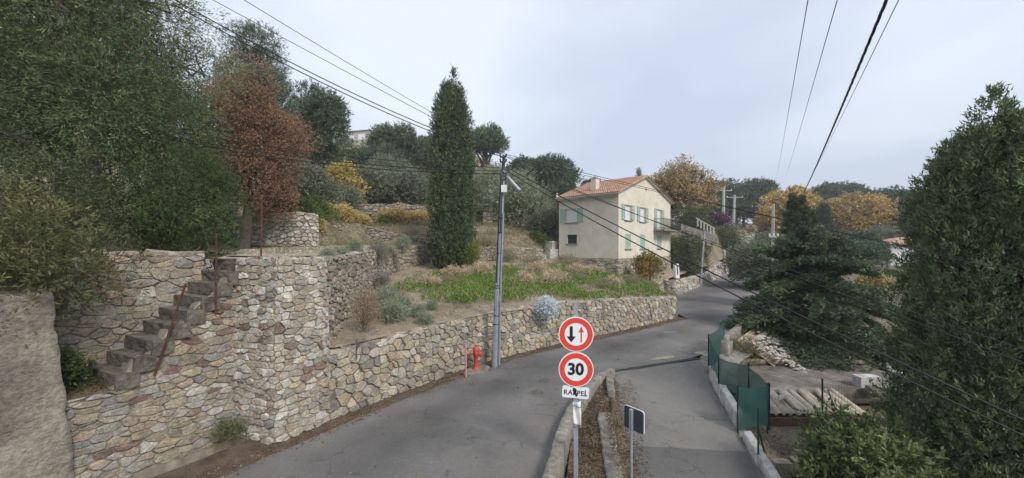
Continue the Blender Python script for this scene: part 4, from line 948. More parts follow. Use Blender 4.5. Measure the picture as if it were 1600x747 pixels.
yd = -.72
sh = empty('shed_roof', (7.7, 12.9, yd), 0, 'flat weathered concrete shed roof below the conifer', 'roof')
v, f = rbox([Vector(p) for p in ((-.2, 0, -.5), (6.6, .3, -.5), (6.9, 3.0, -.5), (-.9, 2.8, -.5), (-.2, 0, .02), (6.6, .3, .0), (6.9, 3.0, -.02), (-.9, 2.8, 0))], (40, 14, 3), .02, 2.5); obj('slab', v, f, M['darkslab'], sh, smooth=True)
v, f = rbox([Vector(p) for p in ((-.9, 2.75, 0), (6.9, 2.95, 0), (6.9, 3.2, 0), (-.9, 3.05, 0), (-.9, 2.75, .3), (6.9, 2.95, .12), (6.9, 3.2, .12), (-.9, 3.05, .3))], (30, 2, 2), .03, 3); obj('upstand', v, f, M['soil'], sh, smooth=True)
tr_ = empty('tile_lean_to', (7.75, 11.6, -1.1), 0, 'row of large pale half-round tiles on a brown board', 'roof')
rng = random.Random(5)
for i in range(13):
    x = .1 + i * .235 + rng.uniform(-.02, .02); tlt = rng.uniform(-.1, .12); mb = MB(); v = []; n = 9
    for q in range(5):
        t = q / 4; y = t * 1.12; z = .1 + t * .36
        r = lerp(.13, .1, t)
        for k in range(n): an = math.pi * k / (n - 1); v.append((x + tlt * t * 1.2 + math.cos(an) * r, y, z + math.sin(an) * r * .95))
        for k in range(n): an = math.pi * (n - 1 - k) / (n - 1); v.append((x + tlt * t * 1.2 + math.cos(an) * (r - .025), y, z + math.sin(an) * (r - .025) * .9))
    m_ = 2 * n; f = [(q * m_ + k, q * m_ + (k + 1) % m_, (q + 1) * m_ + (k + 1) % m_, (q + 1) * m_ + k) for q in range(4) for k in range(m_)] + [tuple(range(m_))[::-1], tuple(4 * m_ + k for k in range(m_))]
    mb.add(v, f); mb.build('tile', M['paletile'], tr_, True)
mb = MB(); mb.box((1.45, -.03, -.02), (3.1, .05, .22)); mb.build('fascia_board', M['brownboard'], tr_)
mb = MB(); mb.add([(-.05, 0, .05), (3.1, 0, .05), (3.1, 1.15, .41), (-.05, 1.15, .41), (-.05, 0, -.1), (3.1, 0, -.1), (3.1, 1.15, -.1), (-.05, 1.15, -.1)], [(0, 1, 2, 3), (4, 7, 6, 5), (0, 4, 5, 1), (1, 5, 6, 2), (2, 6, 7, 3), (3, 7, 4, 0)]); mb.build('decking', M['darksoil'], tr_)
for i, (x, y) in enumerate(((.72, .45), (.78, .52), (.84, .58))):
    mb = MB(); mb.box((0, 0, 0), (.28, .025, .2)); q = mb.build('slate', M['pole_conc']); q.location = (7.75 + x, 11.6 + y, -.62 + i * .02); q.rotation_euler = (R(50), 0, R(50 + i * 6)); tag(q, ('nearest of the loose grey slates on the pale tiles', 'middle one of the loose grey slates on the pale tiles', 'farthest of the loose grey slates on the pale tiles')[i], 'slate', 'slates on the tiles')
v, f = rbox([Vector(p) for p in ((12.0, 13.2, yd), (12.75, 13.25, yd), (12.75, 13.6, yd), (12.0, 13.55, yd), (12.0, 13.2, -.36), (12.75, 13.25, -.36), (12.75, 13.6, -.36), (12.0, 13.55, -.36))], (4, 3, 3), .008); tag(obj('white_block', v, f, M['whitewall']), 'white building block lying on the shed roof', 'block')
v, f = rbox([Vector(p) for p in ((11.9, 12.75, yd), (12.5, 12.8, yd), (12.5, 13.0, yd), (11.9, 12.95, yd), (11.9, 12.75, -.52), (12.5, 12.8, -.52), (12.5, 13.0, -.52), (11.9, 12.95, -.52))], (4, 3, 3), .012); tag(obj('grey_block', v, f, M['concrete']), 'grey building block below the white one', 'block')
for i, (x, y, z, l, rz) in enumerate(((6.95, 9.05, -1.02, .62, -.25), (7.55, 8.85, -1.05, .5, -.35), (6.3, 9.1, -1.05, .55, -.1))):
    mb = MB(); mb.box((0, 0, 0), (l, .24, .24), rz, .012); q = mb.build('kerb_block', M['concrete']); q.location = (x, y, z); tag(q, ('pale concrete block in the yard, middle of the row', 'pale concrete block half under the leafy bush', 'pale concrete block beside the braced post')[i], 'block', 'loose blocks in the yard')
mf = empty('mesh_fence', (9.05, 11.2, -1.2), 0, 'wire mesh panel on a dark post beside the pale tiles', 'fence')
mb = MB(); mb.tube([(0, 0, -.1), (0, 0, 1.5)], .024, 6); mb.build('fence_post', M['fencepost'], mf)
mb = MB()
for i in range(12): mb.tube([(.05 + i * .12, .04 * i, .35), (.05 + i * .12, .04 * i, 1.35)], .003, 4)
for j in range(9): mb.tube([(0, 0, .35 + j * .125), (1.4, .46, .35 + j * .125)], .003, 4)
mb.build('wire_mesh', M['wiregrey'], mf)
mb = MB(); mb.tube([(.12, -.05, 1.2), (.2, -.06, .95), (.3, -.08, .7), (.22, -.12, .4), (-.1, -.2, .15), (-.35, -.25, .0)], .022, 6); mb.build('bent_pipe', M['galv'], mf)
v, f = sweep([(12.9, 12.3, -1.0), (13.8, 13.6, -1.0), (17.2, 17.6, -.95), (18.5, 19, -.9)], .45, -.6, .22, .03, 3); tag(obj('yard_wall', v, f, M['whitewall'], smooth=True), 'low pale wall running back beside the right cypress', 'low wall')
bar('yard_post', 'thin dark post at the far end of the pale yard wall', (17.0, 17.6, -1.0), (17.0, 17.6, .15), .03, 'fencepost')
# heap of pale broken stones under the road edge
rng = random.Random(8); v = []; f = []; cc = []
for i in range(750):
    t = rng.random(); s = rng.random(); p = Vector((9.7, 16.3, .1)).lerp(Vector((14.3, 21.4, .1)), t); d = Vector((.74, -.67, 0)); x, y = (p + d * (.25 + s * 2.6)).xy; z = .12 - s * 1.25 + rng.uniform(-.06, .06)
    r = rng.uniform(.05, .17); b = len(v); n = 7; c = pick(rng, [((.52, .48, .41), 3), ((.60, .57, .52), 2), ((.40, .35, .28), 1)])
    q = [(1, 0, 0), (-1, 0, 0), (0, 1, 0), (0, -1, 0), (0, 0, 1), (0, 0, -1)]
    for a in q: v.append((x + a[0] * r * rng.uniform(.6, 1.3), y + a[1] * r * rng.uniform(.6, 1.3), z + a[2] * r * rng.uniform(.4, .8))); cc.append(c)
    f += [tuple(b + k for k in w) for w in ((0, 2, 4), (2, 1, 4), (1, 3, 4), (3, 0, 4), (2, 0, 5), (1, 2, 5), (3, 1, 5), (0, 3, 5))]
tag(obj('rubble_heap', v, f, M['stone'], cols=np.array(cc)), 'slope of pale broken rubble between the road parapet and conifer', 'rubble', kind='stuff')
patch('rubble_bank', [(9.6, 16.4, .15), (14.3, 21.5, .15)], [(12.3, 14.1, -2.2), (17.0, 19.2, -2.2)], 20, 12, M['sand'], amp=.12, fs=1.5)

# ------------------------------------------------------------------ vegetation
LF = 1.55
def unit(a): return a / np.maximum(1e-9, np.linalg.norm(a, axis=1, keepdims=True))
def leaf_obj(name, C, D, Ln, Wd, col, m, parent=None, loc=None, rs=None, curl=0.):
    """rhombic leaves at C pointing along D"""
    rs = rs or np.random.RandomState(1); n = len(C); D = unit(D); S = unit(np.cross(D, rs.normal(size=(n, 3)))); Nn = np.cross(S, D)
    Ln = np.broadcast_to(np.asarray(Ln, float).reshape(-1, 1), (n, 1)); Wd = np.broadcast_to(np.asarray(Wd, float).reshape(-1, 1), (n, 1))
    V = np.empty((n, 4, 3), np.float32); V[:, 0] = C; V[:, 1] = C + D * Ln * .45 + S * Wd * .5 + Nn * Wd * curl; V[:, 2] = C + D * Ln; V[:, 3] = C + D * Ln * .45 - S * Wd * .5 + Nn * Wd * curl
    if m is M['needle']:   # needle sprays: one triangle each
        V = np.stack([C - S * Wd * .5, C + S * Wd * .5, C + D * Ln], 1).astype(np.float32)
    k = V.shape[1]
    me = bpy.data.meshes.new(name); me.vertices.add(k * n); me.vertices.foreach_set('co', V.ravel())
    me.loops.add(k * n); me.loops.foreach_set('vertex_index', np.arange(k * n, dtype=np.int32)); me.polygons.add(n)
    me.polygons.foreach_set('loop_start', np.arange(0, k * n, k, dtype=np.int32)); me.update(calc_edges=True)
    setcol(me, np.repeat(np.clip(col, 0, 1), k, 0)); return link(name, me, m, parent, loc)
def blobs(rs, rad, n, br, low=-.7, shell=.45, squash=1.):
    d = unit(rs.normal(size=(n * 3, 3))); d = d[d[:, 2] > low][:n]; k = shell + (1 - shell) * rs.rand(len(d), 1) ** .6
    c = d * k * (np.array(rad) - br * .6); r = br * rs.uniform(.65, 1.3, len(d)); return c, r
def twigs(rs, c, r, n, per, tl, ll, lw, cols, up=.25, inner=.45, drop=0., spread=.7, flat=1., lf=None):
    lf = lf or LF
    w = r ** 2; b = rs.choice(len(r), n, p=w / w.sum()); d = unit(rs.normal(size=(n, 3)) + np.array([0, 0, .25])); k = inner + (1 - inner) * rs.rand(n, 1) ** .5
    P = c[b] + d * k * r[b, None] * np.array([1, 1, flat]); T = unit(d + rs.normal(size=(n, 3)) * .45 + np.array([0, 0, up]))
    cols = np.array(cols); bc = rs.rand(len(r)); tb = np.clip(bc[b] * .68 + rs.rand(n) * .32, 0, .999) * (len(cols) - 1); i = tb.astype(int); fr = (tb - i)[:, None]
    tc_ = (cols[i] * (1 - fr) + cols[i + 1] * fr) * rs.uniform(.75, 1.25, (n, 1)) * lf
    q = np.repeat(np.arange(n), per); s = rs.rand(n * per, 1); L = P[q] + T[q] * s * tl + rs.normal(size=(n * per, 3)) * tl * .06
    L[:, 2] -= drop * (s[:, 0] ** 2) * tl
    D = T[q] + rs.normal(size=(n * per, 3)) * spread; col = tc_[q] * rs.uniform(.92, 1.08, (n * per, 1))
    return L, D, ll * rs.uniform(.6, 1.25, n * per), lw * rs.uniform(.7, 1.2, n * per), col
def limbs(mb, rs, base, top, r, ends, kk=.5):
    mid = [Vector(base), Vector(base).lerp(Vector(top), .35) + Vector(rs.normal(size=3) * r * .8), Vector(base).lerp(Vector(top), .7) + Vector(rs.normal(size=3) * r * .8), Vector(top)]
    mb.tube(mid, [r * 1.25, r, r * .75, r * .35], 8)
    for e in ends:
        e = Vector(e); s = rs.uniform(.35, .85); a = mid[1].lerp(mid[3], (s - .35) / .65) if s > .35 else mid[1]
        m1 = a.lerp(e, .5) + Vector((0, 0, .12 * (e - a).length)) + Vector(rs.normal(size=3) * .06 * (e - a).length); mb.tube([a, m1, e], [r * kk, r * kk * .6, r * .08], 5)
def broadtree(name, label, cat, loc, rad, cz, seed, nb, br, n, per, tl, ll, lw, cols, trunk_r=.2, m='leaf', bush=False, group=None, low=-.7, up=.25, inner=.45, drop=0., nl=10, shell=.45, spread=.7, flat=1., bare=0, barkm='bark', lean=(0, 0)):
    if loc[1] > 30 and not bush: n = int(n * .6); ll *= 1.2; lw *= 1.3
    rs = np.random.RandomState(seed); o = empty(name, loc, 0, label, cat, group); c, r = blobs(rs, rad, nb, br, low, shell); c = c + np.array([lean[0], lean[1], cz])
    P = twigs(rs, c, r, n, per, tl, ll, lw, cols, up, inner, drop, spread, flat, LF * (1.4 if loc[1] > 20 else 1.1))  # leaf colour of farther plants raised, partly in place of haze
    leaf_obj('foliage' if bush else 'crown', *P, M[m], o, rs=rs)
    mb = MB(); ends = [c[i] for i in rs.choice(len(c), min(nl, len(c)), False)]
    limbs(mb, rs, (0, 0, -.3), (lean[0], lean[1], cz + rad[2] * .3), trunk_r, ends)
    if bare:
        for i in range(bare):
            k = rs.randint(len(c)); e = Vector(c[k]); d = Vector(unit(rs.normal(size=(1, 3)) + np.array([[0, 0, .8]]))[0]); q = e + d * r[k] * rs.uniform(.7, 1.25)
            mb.tube([e, e.lerp(q, .5) + Vector(rs.normal(size=3) * .1 * r[k]), q], [trunk_r * .14, trunk_r * .09, trunk_r * .03], 4, False)
    mb.build('stem' if bush else 'trunk', M[barkm], o); return o
def copytree(o, loc, rz, sc, label):
    c = o.copy(); COL.objects.link(c); c.location = loc; c.rotation_euler = (0, 0, rz); c.scale = sc if hasattr(sc, '__len__') else (sc, sc, sc); c['label'] = label
    for k in [x for x in o.children]:
        d = k.copy(); COL.objects.link(d); d.parent = c
    return c
def G3(u, Y, dz=-.05):
    x = (u - 800) / 600 * Y; return (x, Y, gz(x, Y) + dz)
def spire_tree(name, label, loc, h, rad, seed, ns, n, ll, lw, cols, prof, tips=.78, group=None, spire_r=.42, tuft=5):
    """columnar conifer: many upright spires side by side"""
    rs = np.random.RandomState(seed); o = empty(name, loc, 0, label, 'cypress', group); cols = np.array(cols)
    ni = max(1, ns // 4); an = np.concatenate([rs.rand(ni) * 6.283, np.arange(ns - ni) / (ns - ni) * 6.283 + rs.uniform(-.15, .15, ns - ni)]); ro = np.concatenate([rs.rand(ni) * .4, rs.uniform(.62, .84, ns - ni)])
    ht = h * (tips + (1 - tips) * rs.rand(ns)) * (1 - .08 * ro); ht[0] = h; tint = rs.rand(ns)
    w = ht * 1.; k = rs.choice(ns, n, p=w / w.sum()); t = 1 - np.sqrt(rs.rand(n)) * .999; t = np.where(rs.rand(n) < .8, rs.rand(n), t); hh = t * ht[k]
    R_ = np.interp(hh / h, [p[0] for p in prof], [p[1] for p in prof]) * rad
    own = spire_r * rad * np.clip((1 - t) * 8, .05, 1) * (.8 + .35 * np.sin(hh * 2.3 + k * 2.1)); phi = rs.rand(n) * 6.283; rr = own * (.45 + .6 * rs.rand(n))
    tw = an[k] + .25 * np.sin(hh * .5 + k); cx = np.cos(tw) * ro[k] * R_; cy = np.sin(tw) * ro[k] * R_
    P = np.stack([cx + np.cos(phi) * rr, cy + np.sin(phi) * rr, hh], 1); out = np.stack([np.cos(phi), np.sin(phi), np.zeros(n)], 1)
    T = unit(out * .55 + np.array([0, 0, 1.]) + rs.normal(size=(n, 3)) * .25)
    tb = np.clip(tint[k] * .35 + rs.rand(n) * .65, 0, .999) * (len(cols) - 1); i = tb.astype(int); fr = (tb - i)[:, None]; tc_ = (cols[i] * (1 - fr) + cols[i + 1] * fr) * rs.uniform(.6, 1.42, (n, 1)) * LF * (1.4 if loc[1] > 20 else 1.12)  # farther crowns tinted lighter, haze partly put into the colour
    q = np.repeat(np.arange(n), tuft); s = rs.rand(n * tuft, 1); Lq = P[q] + T[q] * s * ll * 1.7 + rs.normal(size=(n * tuft, 3)) * ll * .3
    leaf_obj('crown', Lq, T[q] + rs.normal(size=(n * tuft, 3)) * .42, ll * rs.uniform(.6, 1.3, n * tuft), lw * rs.uniform(.7, 1.2, n * tuft), tc_[q] * rs.uniform(.85, 1.15, (n * tuft, 1)), M['needle'], o, rs=rs)
    mb = MB(); mb.tube([(0, 0, -.3), (.05, .02, h * .4), (0, .05, h * .8)], [rad * .13, rad * .07, rad * .02], 7)
    for j in range(ns):
        x, y = math.cos(an[j]) * ro[j] * rad * .7, math.sin(an[j]) * ro[j] * rad * .7; mb.tube([(0, 0, ht[j] * .1), (x, y, ht[j] * .4), (x * .8, y * .8, ht[j] * .85)], [rad * .025, rad * .02, rad * .006], 4, False)
    mb.build('trunk', M['bark'], o); return o
OL = [(.032, .049, .022), (.064, .087, .038), (.10, .123, .056), (.14, .158, .08)]
PN = [(.022, .036, .022), (.04, .058, .032), (.06, .085, .042)]
CY = [(.022, .035, .018), (.041, .058, .028), (.068, .085, .04)]

# -- left foreground
broadtree('olive_tree', 'huge grey-green olive filling the upper left corner', 'tree', (-13.4, 11.8, 3.8), (4.1, 3.4, 5.2), 4.9, 1, 110, 1.0, 18500, 11, .55, .12, .026, OL, .3, low=-.55, up=.05, inner=.35, drop=.25, nl=16, bare=150, spread=.45)
broadtree('olive_tree', 'second olive behind, darker, at the left frame edge', 'tree', (-18.5, 15.5, 4.0), (4.8, 2.4, 6.0), 4.6, 2, 60, 1.25, 7000, 8, .5, .15, .05, [(.03, .042, .026), (.05, .065, .04), (.085, .10, .062)], .3, low=-.6, up=.05, drop=.25, nl=10, bare=60)
broadtree('oleander_bush', 'yellowing leafy bush spilling over the grey rendered wall', 'bush', (-9.0, 6.5, 3.0), (2.2, 1.0, 1.55), .75, 3, 46, .5, 4200, 9, .34, .10, .026, [(.04, .047, .022), (.066, .071, .032), (.09, .088, .037), (.12, .105, .038)], .06, bush=True, low=-.75, up=.3, drop=.35, nl=12, bare=60)
broadtree('juniper_bush', 'dense bright dark-green shrub on the wall top at the stairs', 'bush', (-9.15, 10.7, 3.85), (1.75, 1.2, 1.75), 1.2, 4, 60, .48, 6000, 8, .22, .085, .022, [(.018, .032, .012), (.034, .055, .018), (.055, .082, .026)], .08, m='needle', bush=True, low=-.9, up=.5, nl=8)
broadtree('privet_bush', 'dark shrub between the rendered wall and the olive', 'bush', (-11.0, 9.3, 3.8), (1.9, 1.3, 1.6), 1.0, 5, 40, .55, 2600, 8, .3, .09, .028, [(.03, .04, .018), (.055, .068, .03), (.09, .10, .045)], .08, bush=True, low=-.9, up=.3, nl=8)
broadtree('oak_tree', 'russet brown autumn oak behind the olive', 'tree', G3(380, 17.5), (2.65, 2.2, 3.9), 4.6, 6, 66, .85, 12500, 7, .4, .10, .046, [(.085, .055, .04), (.14, .08, .052), (.18, .108, .07), (.125, .097, .075)], .2, m='dryleaf', low=-.8, nl=16, bare=260)
broadtree('holm_shrub', 'dark evergreen shrub under the russet oak', 'bush', G3(440, 20.6), (1.7, 1.0, .8), .5, 7, 26, .45, 2000, 7, .3, .12, .05, [(.022, .035, .018), (.05, .065, .03)], .08, bush=True, low=-.9)
def pine(name, label, loc, rad, cz, seed, nb, br, n, tr, cols=PN, ll=.3, lw=.05, per=7, flat=.75, low=-.5, group='pines on the hillside'):
    return broadtree(name, label, 'tree', loc, rad, cz, seed, nb, br, n, per, .45, ll, lw, cols, tr, m='needle', low=low, up=.45, inner=.5, flat=flat, nl=14, shell=.3, spread=.9, group=group)
pine('pine_tree', 'tall pine whose top rises behind the russet oak', G3(400, 26), (2.5, 2.4, 5.2), 8.2, 8, 52, 1.05, 6500, .28, [(.03, .045, .03), (.05, .07, .045), (.075, .098, .06)], .24, .04)
pine('pine_tree', 'bluish-green pine left of the ridge villa', G3(496, 38), (3.1, 3.0, 5.9), 7.6, 9, 60, 1.35, 6500, .32, PN, .34, .06)
broadtree('poplar_tree', 'small bright yellow tree right of the bluish pine', 'tree', G3(538, 37), (1.9, 1.8, 2.4), 2.4, 10, 40, .62, 1900, 6, .4, .16, .1, [(.18, .14, .05), (.26, .20, .065), (.14, .125, .05)], .12, m='leaf', low=-.85, bare=60)
pine('pine_tree', 'round dark pine on the ridge left of the cypress', G3(622, 64), (4.6, 4.4, 3.8), 5.4, 11, 50, 1.6, 5200, .4, PN, .45, .09, flat=.8)
pine('pine_tree', 'dark bushy pine below the ridge villa', G3(592, 58), (4.2, 3.8, 3.0), 3.4, 12, 46, 1.4, 4600, .35, [(.03, .04, .028), (.05, .06, .04), (.07, .08, .05)], .45, .1, flat=.8)
olb = broadtree('olive_tree', 'grey olive on the slope below the yellow tree', 'tree', G3(572, 41), (3.0, 2.6, 2.2), 2.3, 13, 44, 1.0, 4200, 7, .5, .22, .07, [(.05, .058, .04), (.085, .095, .065), (.12, .13, .09)], .25, low=-.8, group='olives on the slope')
copytree(olb, G3(640, 42), 2.1, (1.0, 1.0, .95), 'grey-green olive just left of the tall cypress')
copytree(olb, G3(525, 34), 1.0, (.72, .72, .7), 'low dark olive above the yellow shrubs')
copytree(olb, G3(612, 47), 4.0, (1.0, 1.0, 1.25), 'taller olive between the slope olives and the ridge pine')
copytree(olb, G3(470, 31), 3.0, (1.0, 1.0, 1.1), 'shadowy olive right of the russet oak')
big = broadtree('olive_tree', 'large silvery olive right of the utility pole', 'tree', G3(812, 41), (3.7, 3.3, 3.1), 3.1, 14, 70, 1.0, 7600, 7, .5, .2, .062, [(.075, .088, .058), (.12, .135, .09), (.165, .18, .125)], .3, low=-.85, group='olives on the slope', nl=14)
copytree(big, G3(765, 50), 1.4, (.85, .85, 1.0), 'silvery olive behind the utility pole top')
copytree(olb, G3(855, 38), 5.0, (.62, .62, .75), 'dark olive against the left end of the house')
pine('pine_tree', 'umbrella-shaped pine right of the cypress top', G3(757, 58), (3.5, 3.3, 3.0), 8.6, 15, 40, 1.35, 4800, .34, [(.028, .045, .024), (.05, .075, .036), (.075, .105, .048)], .36, .07, flat=.7, low=-.35)
pw = pine('pine_tree', 'wide dark pine above the house chimney', G3(862, 66), (5.2, 4.4, 4.6), 4.9, 16, 60, 1.6, 6000, .4, PN, .45, .09)
copytree(pw, G3(818, 72), 2.0, (.8, .8, .85), 'dark pine left of the wide pine, behind the utility pole')
copytree(pw, G3(925, 80), 3.4, (.62, .62, .75), 'small round pine just above the house roof')
copytree(pw, G3(966, 92), 4.0, (.42, .42, .55), 'tiny distant pine top over the roof ridge')
copytree(pw, G3(668, 72), 1.0, (.9, .9, .75), 'pine hidden behind the tall cypress on the ridge')
copytree(pw, G3(700, 62), 5.5, (.8, .8, .8), 'pine crown showing right behind the cypress')
copytree(pw, G3(1040, 92), 2.7, (.8, .8, .62), 'low pine mass right of the roof ridge')
copytree(pw, G3(880, 52), .4, (.55, .55, .62), 'dark pine touching the left roof corner')
# shrubs on the terraces
ys_ = broadtree('yellow_shrub', 'golden shrub at the terrace wall end, left of the row', 'bush', G3(500, 25.5), (1.35, .8, .75), .5, 17, 26, .36, 1700, 7, .25, .13, .07, [(.20, .155, .07), (.28, .215, .09), (.19, .17, .085)], .05, bush=True, low=-.9, group='golden shrubs on the terrace')
copytree(ys_, G3(535, 26.5), 2., (.95, .9, .9), 'golden shrub in the middle of the terrace row')
copytree(ys_, G3(558, 29), 4., (.85, .85, .6), 'golden shrub at the right end of the terrace row')
copytree(ys_, G3(628, 38.6), 1., (1.0, .8, .7), 'golden shrub on the high terrace near the cypress')
for u_, Y_, s_, lb_ in ((486, 30, 1.2, 'golden shrub behind the round green shrub'), (548, 31.5, 1.1, 'golden shrub above the sloping wall, right of the row'), (520, 33, 1.3, 'golden shrub below the high terrace wall'), (612, 33, 1.1, 'ochre shrub on the bank left of the cypress'), (650, 34, .9, 'ochre shrub touching the cypress, on the bank'), (580, 44, 1.4, 'ochre shrub among the slope olives'), (648, 46, 1.5, 'ochre shrub above the olives left of the cypress'), (500, 36.8, 1.2, 'ochre shrub below the bluish pine')):
    copytree(ys_, G3(u_, Y_), u_, (s_ * 1.2, s_, s_ * .8), lb_)
copytree(ys_, G3(590, 38.6), 1.8, (.9, .8, .6), 'golden shrub on the high terrace farther left')
gs = broadtree('green_shrub', 'round green shrub beside the pale terrace wall', 'bush', G3(490, 22.5), (1.15, .8, .85), .5, 18, 24, .36, 1900, 7, .22, .09, .04, [(.03, .045, .018), (.06, .085, .028), (.12, .15, .03)], .05, bush=True, low=-.9, group='green shrubs on the terraces')
copytree(gs, G3(478, 20.4), 4., (.75, .8, .8), 'green shrub at the right end of the pale terrace wall')
copytree(ys_, G3(497, 21.2, -.3), 5., (.5, .5, .5), 'low ochre shrub on the bare bank by the terrace wall')
copytree(gs, G3(518, 24.5), 2., (.7, .7, .6), 'small dark shrub right of the round green shrub')
copytree(gs, G3(752, 41.5), 1., (1.5, 1.2, .9), 'dark shrub on the slope wall right of the cypress')
copytree(gs, G3(838, 35.8), 3., (1.1, 1.0, .7), 'clipped dark shrub left of the entrance steps')
copytree(gs, G3(600, 31.5), 5., (1.2, .8, .5), 'low shrub on the bank above the sloping wall')

# -- cypresses
CP = [(0, .82), (.15, 1.0), (.36, 1.0), (.55, .84), (.72, .70), (.86, .54), (1, .36)]
spire_tree('cypress_tree', 'tall dark cypress in the garden, its top split into spires', (-4.1, 26, 2.75), 13.3, 1.42, 21, 18, 16000, .2, .065, CY, CP, .8, spire_r=.42)
broadtree('broom_bush', 'yellow-green bush at the right foot of the tall cypress', 'bush', (-2.85, 25.6, 2.7), (.75, .7, 1.1), .95, 22, 22, .38, 1600, 7, .25, .1, .035, [(.06, .075, .02), (.11, .125, .03), (.16, .16, .04)], .05, bush=True, low=-.9, up=.5)
spire_tree('cypress_tree', 'massive near cypress at the right frame edge', (10.35, 8.0, -1.9), 9.3, 1.6, 23, 40, 40000, .095, .033, [(.034, .054, .026), (.067, .096, .045), (.11, .142, .066)], [(0, 1.12), (.3, 1.08), (.6, .94), (.8, .8), (1, .7)], .88, spire_r=.38, tuft=10)

# -- big conifer over the yard
def conifer(name, label, loc, h, rad, seed, nbr, n, ll, lw, cols, bottom=.06):
    rs = np.random.RandomState(seed); o = empty(name, loc, 0, label, 'tree'); cols = np.array(cols); C = []; D = []; K = []; mb = MB(); mb.tube([(0, 0, -.5), (.1, 0, h * .5), (0, .1, h)], [.3, .2, .03], 8)
    per = n // nbr
    for b in range(nbr):
        t = bottom + (1 - bottom) * (b / nbr) ** .9; a = b * 2.399 + rs.uniform(-.4, .4); L = rad * (1 - t) ** .62 * rs.uniform(.7, 1.15) + .25; z0 = h * t
        rise = rs.uniform(.05, .3) if t < .6 else rs.uniform(.3, .7); d = np.array([math.cos(a), math.sin(a), 0]); s = np.sqrt(rs.rand(per)); wdt = .3 * L * (1 - .55 * s) * (.25 + s)
        lat = np.array([-d[1], d[0], 0]); P = np.array([0, 0, z0]) + d * (s * L)[:, None] + lat * (rs.normal(size=per) * wdt * .6)[:, None]
        P[:, 2] += rise * L * s - .30 * L * s ** 2.4 + np.abs(rs.normal(size=per)) * .10 - .05 + .07 * np.sin(s * 9 + b)
        T = d + lat * rs.normal(size=(per, 1)) * .6 + np.array([0, 0, .35]) + rs.normal(size=(per, 3)) * .35; tb = np.clip(rs.rand() * .4 + rs.rand(per) * .6, 0, .999) * (len(cols) - 1); i = tb.astype(int); fr = (tb - i)[:, None]
        C.append(P); D.append(T); K.append((cols[i] * (1 - fr) + cols[i + 1] * fr) * rs.uniform(.75, 1.25, (per, 1)) * LF)
        q = [Vector((0, 0, z0)) + Vector(d) * L * x + Vector((0, 0, rise * L * x - .30 * L * x ** 2.4 - .03)) for x in (0, .35, .7, .97)]; mb.tube(q, [.05, .035, .02, .006], 4, False)
    C = np.concatenate(C); D = unit(np.concatenate(D)); K = np.concatenate(K); tuft = 6; q = np.repeat(np.arange(len(C)), tuft)
    Cq = C[q] + D[q] * rs.rand(len(q), 1) * ll * 1.2 + rs.normal(size=(len(q), 3)) * ll * .25
    leaf_obj('crown', Cq, D[q] + rs.normal(size=(len(q), 3)) * .5, ll * rs.uniform(.6, 1.25, len(q)), lw, K[q] * rs.uniform(.85, 1.15, (len(q), 1)), M['needle'], o, rs=rs); mb.build('trunk', M['bark'], o); return o
CE = [(.034, .053, .032), (.066, .092, .05), (.112, .138, .072)]
conifer('conifer_tree', 'large dark spreading conifer at the right of the road', (14.5, 18.7, -1.2), 5.9, 4.0, 31, 90, 27000, .16, .06, CE, .04)
conifer('conifer_tree', 'second conifer behind and right of the large one', (19.4, 24.5, -.4), 4.8, 2.2, 32, 70, 6000, .15, .042, CE, .1)
conifer('conifer_tree', 'pointed conifer rising in front of the orange trees', (18.2, 24.5, -.4), 7.7, .95, 33, 70, 6000, .15, .042, [(.03, .046, .024), (.052, .075, .036), (.08, .105, .05)], .1)
conifer('conifer_tree', 'slimmer pointed conifer right of the pointed one', (19.7, 25.6, -.4), 6.9, .85, 35, 60, 4500, .15, .042, [(.03, .046, .024), (.052, .075, .036), (.08, .105, .05)], .1)

# -- yard bush
broadtree('laurel_bush', 'broad-leaved green bush in front of the right cypress', 'bush', (6.75, 7.3, -1.5), (1.1, .9, 1.3), 1.15, 34, 44, .36, 2100, 8, .26, .12, .05, [(.026, .042, .015), (.048, .072, .026), (.08, .106, .04), (.12, .142, .064)], .06, bush=True, low=-.8, up=.45, inner=.3, nl=14, bare=30)
broadtree('weed_bush', 'scrubby weeds at the foot of the concrete parapet', 'bush', (9.6, 16.0, -.55), (.9, .5, .5), .3, 36, 18, .25, 700, 6, .25, .09, .025, [(.05, .06, .03), (.10, .10, .05), (.15, .13, .08)], .03, bush=True, low=-.9)

# -- beyond the house and road
db = broadtree('roadside_bush', 'big dark rounded bush right of the house', 'bush', (17.6, 40.6, .8), (2.6, 2.4, 2.7), 2.1, 41, 60, .8, 3600, 7, .4, .17, .065, [(.024, .034, .018), (.05, .06, .03), (.09, .09, .04)], .2, bush=True, low=-.85)
copytree(db, (16.3, 44.5, 1.9), 2., (.95, .95, 1.05), 'dark bush filling the gap beside the balcony')
copytree(db, (21.5, 45.5, 1.2), 4., (.8, .8, .8), 'dark green bush on the wall beyond the slim pole')
copytree(db, (14.9, 42.0, 2.4), 1., (.5, .5, .6), 'small dark bush just under the balcony corner')
broadtree('bougainvillea_bush', 'purple flowering bush on the uphill bank', 'bush', G3(1119, 58, 1.0), (2.2, 1.2, 1.0), .6, 42, 26, .5, 1300, 6, .35, .2, .12, [(.06, .035, .055), (.09, .045, .08), (.04, .04, .035)], .08, bush=True, low=-.9)
copytree(db, G3(1136, 55, -.6), 1.2, (1.15, 1, .85), 'rounded green bush below the purple one')
copytree(db, G3(1086, 53, -.4), 3.2, (.9, .9, .8), 'bush behind the pale balustraded stairs')
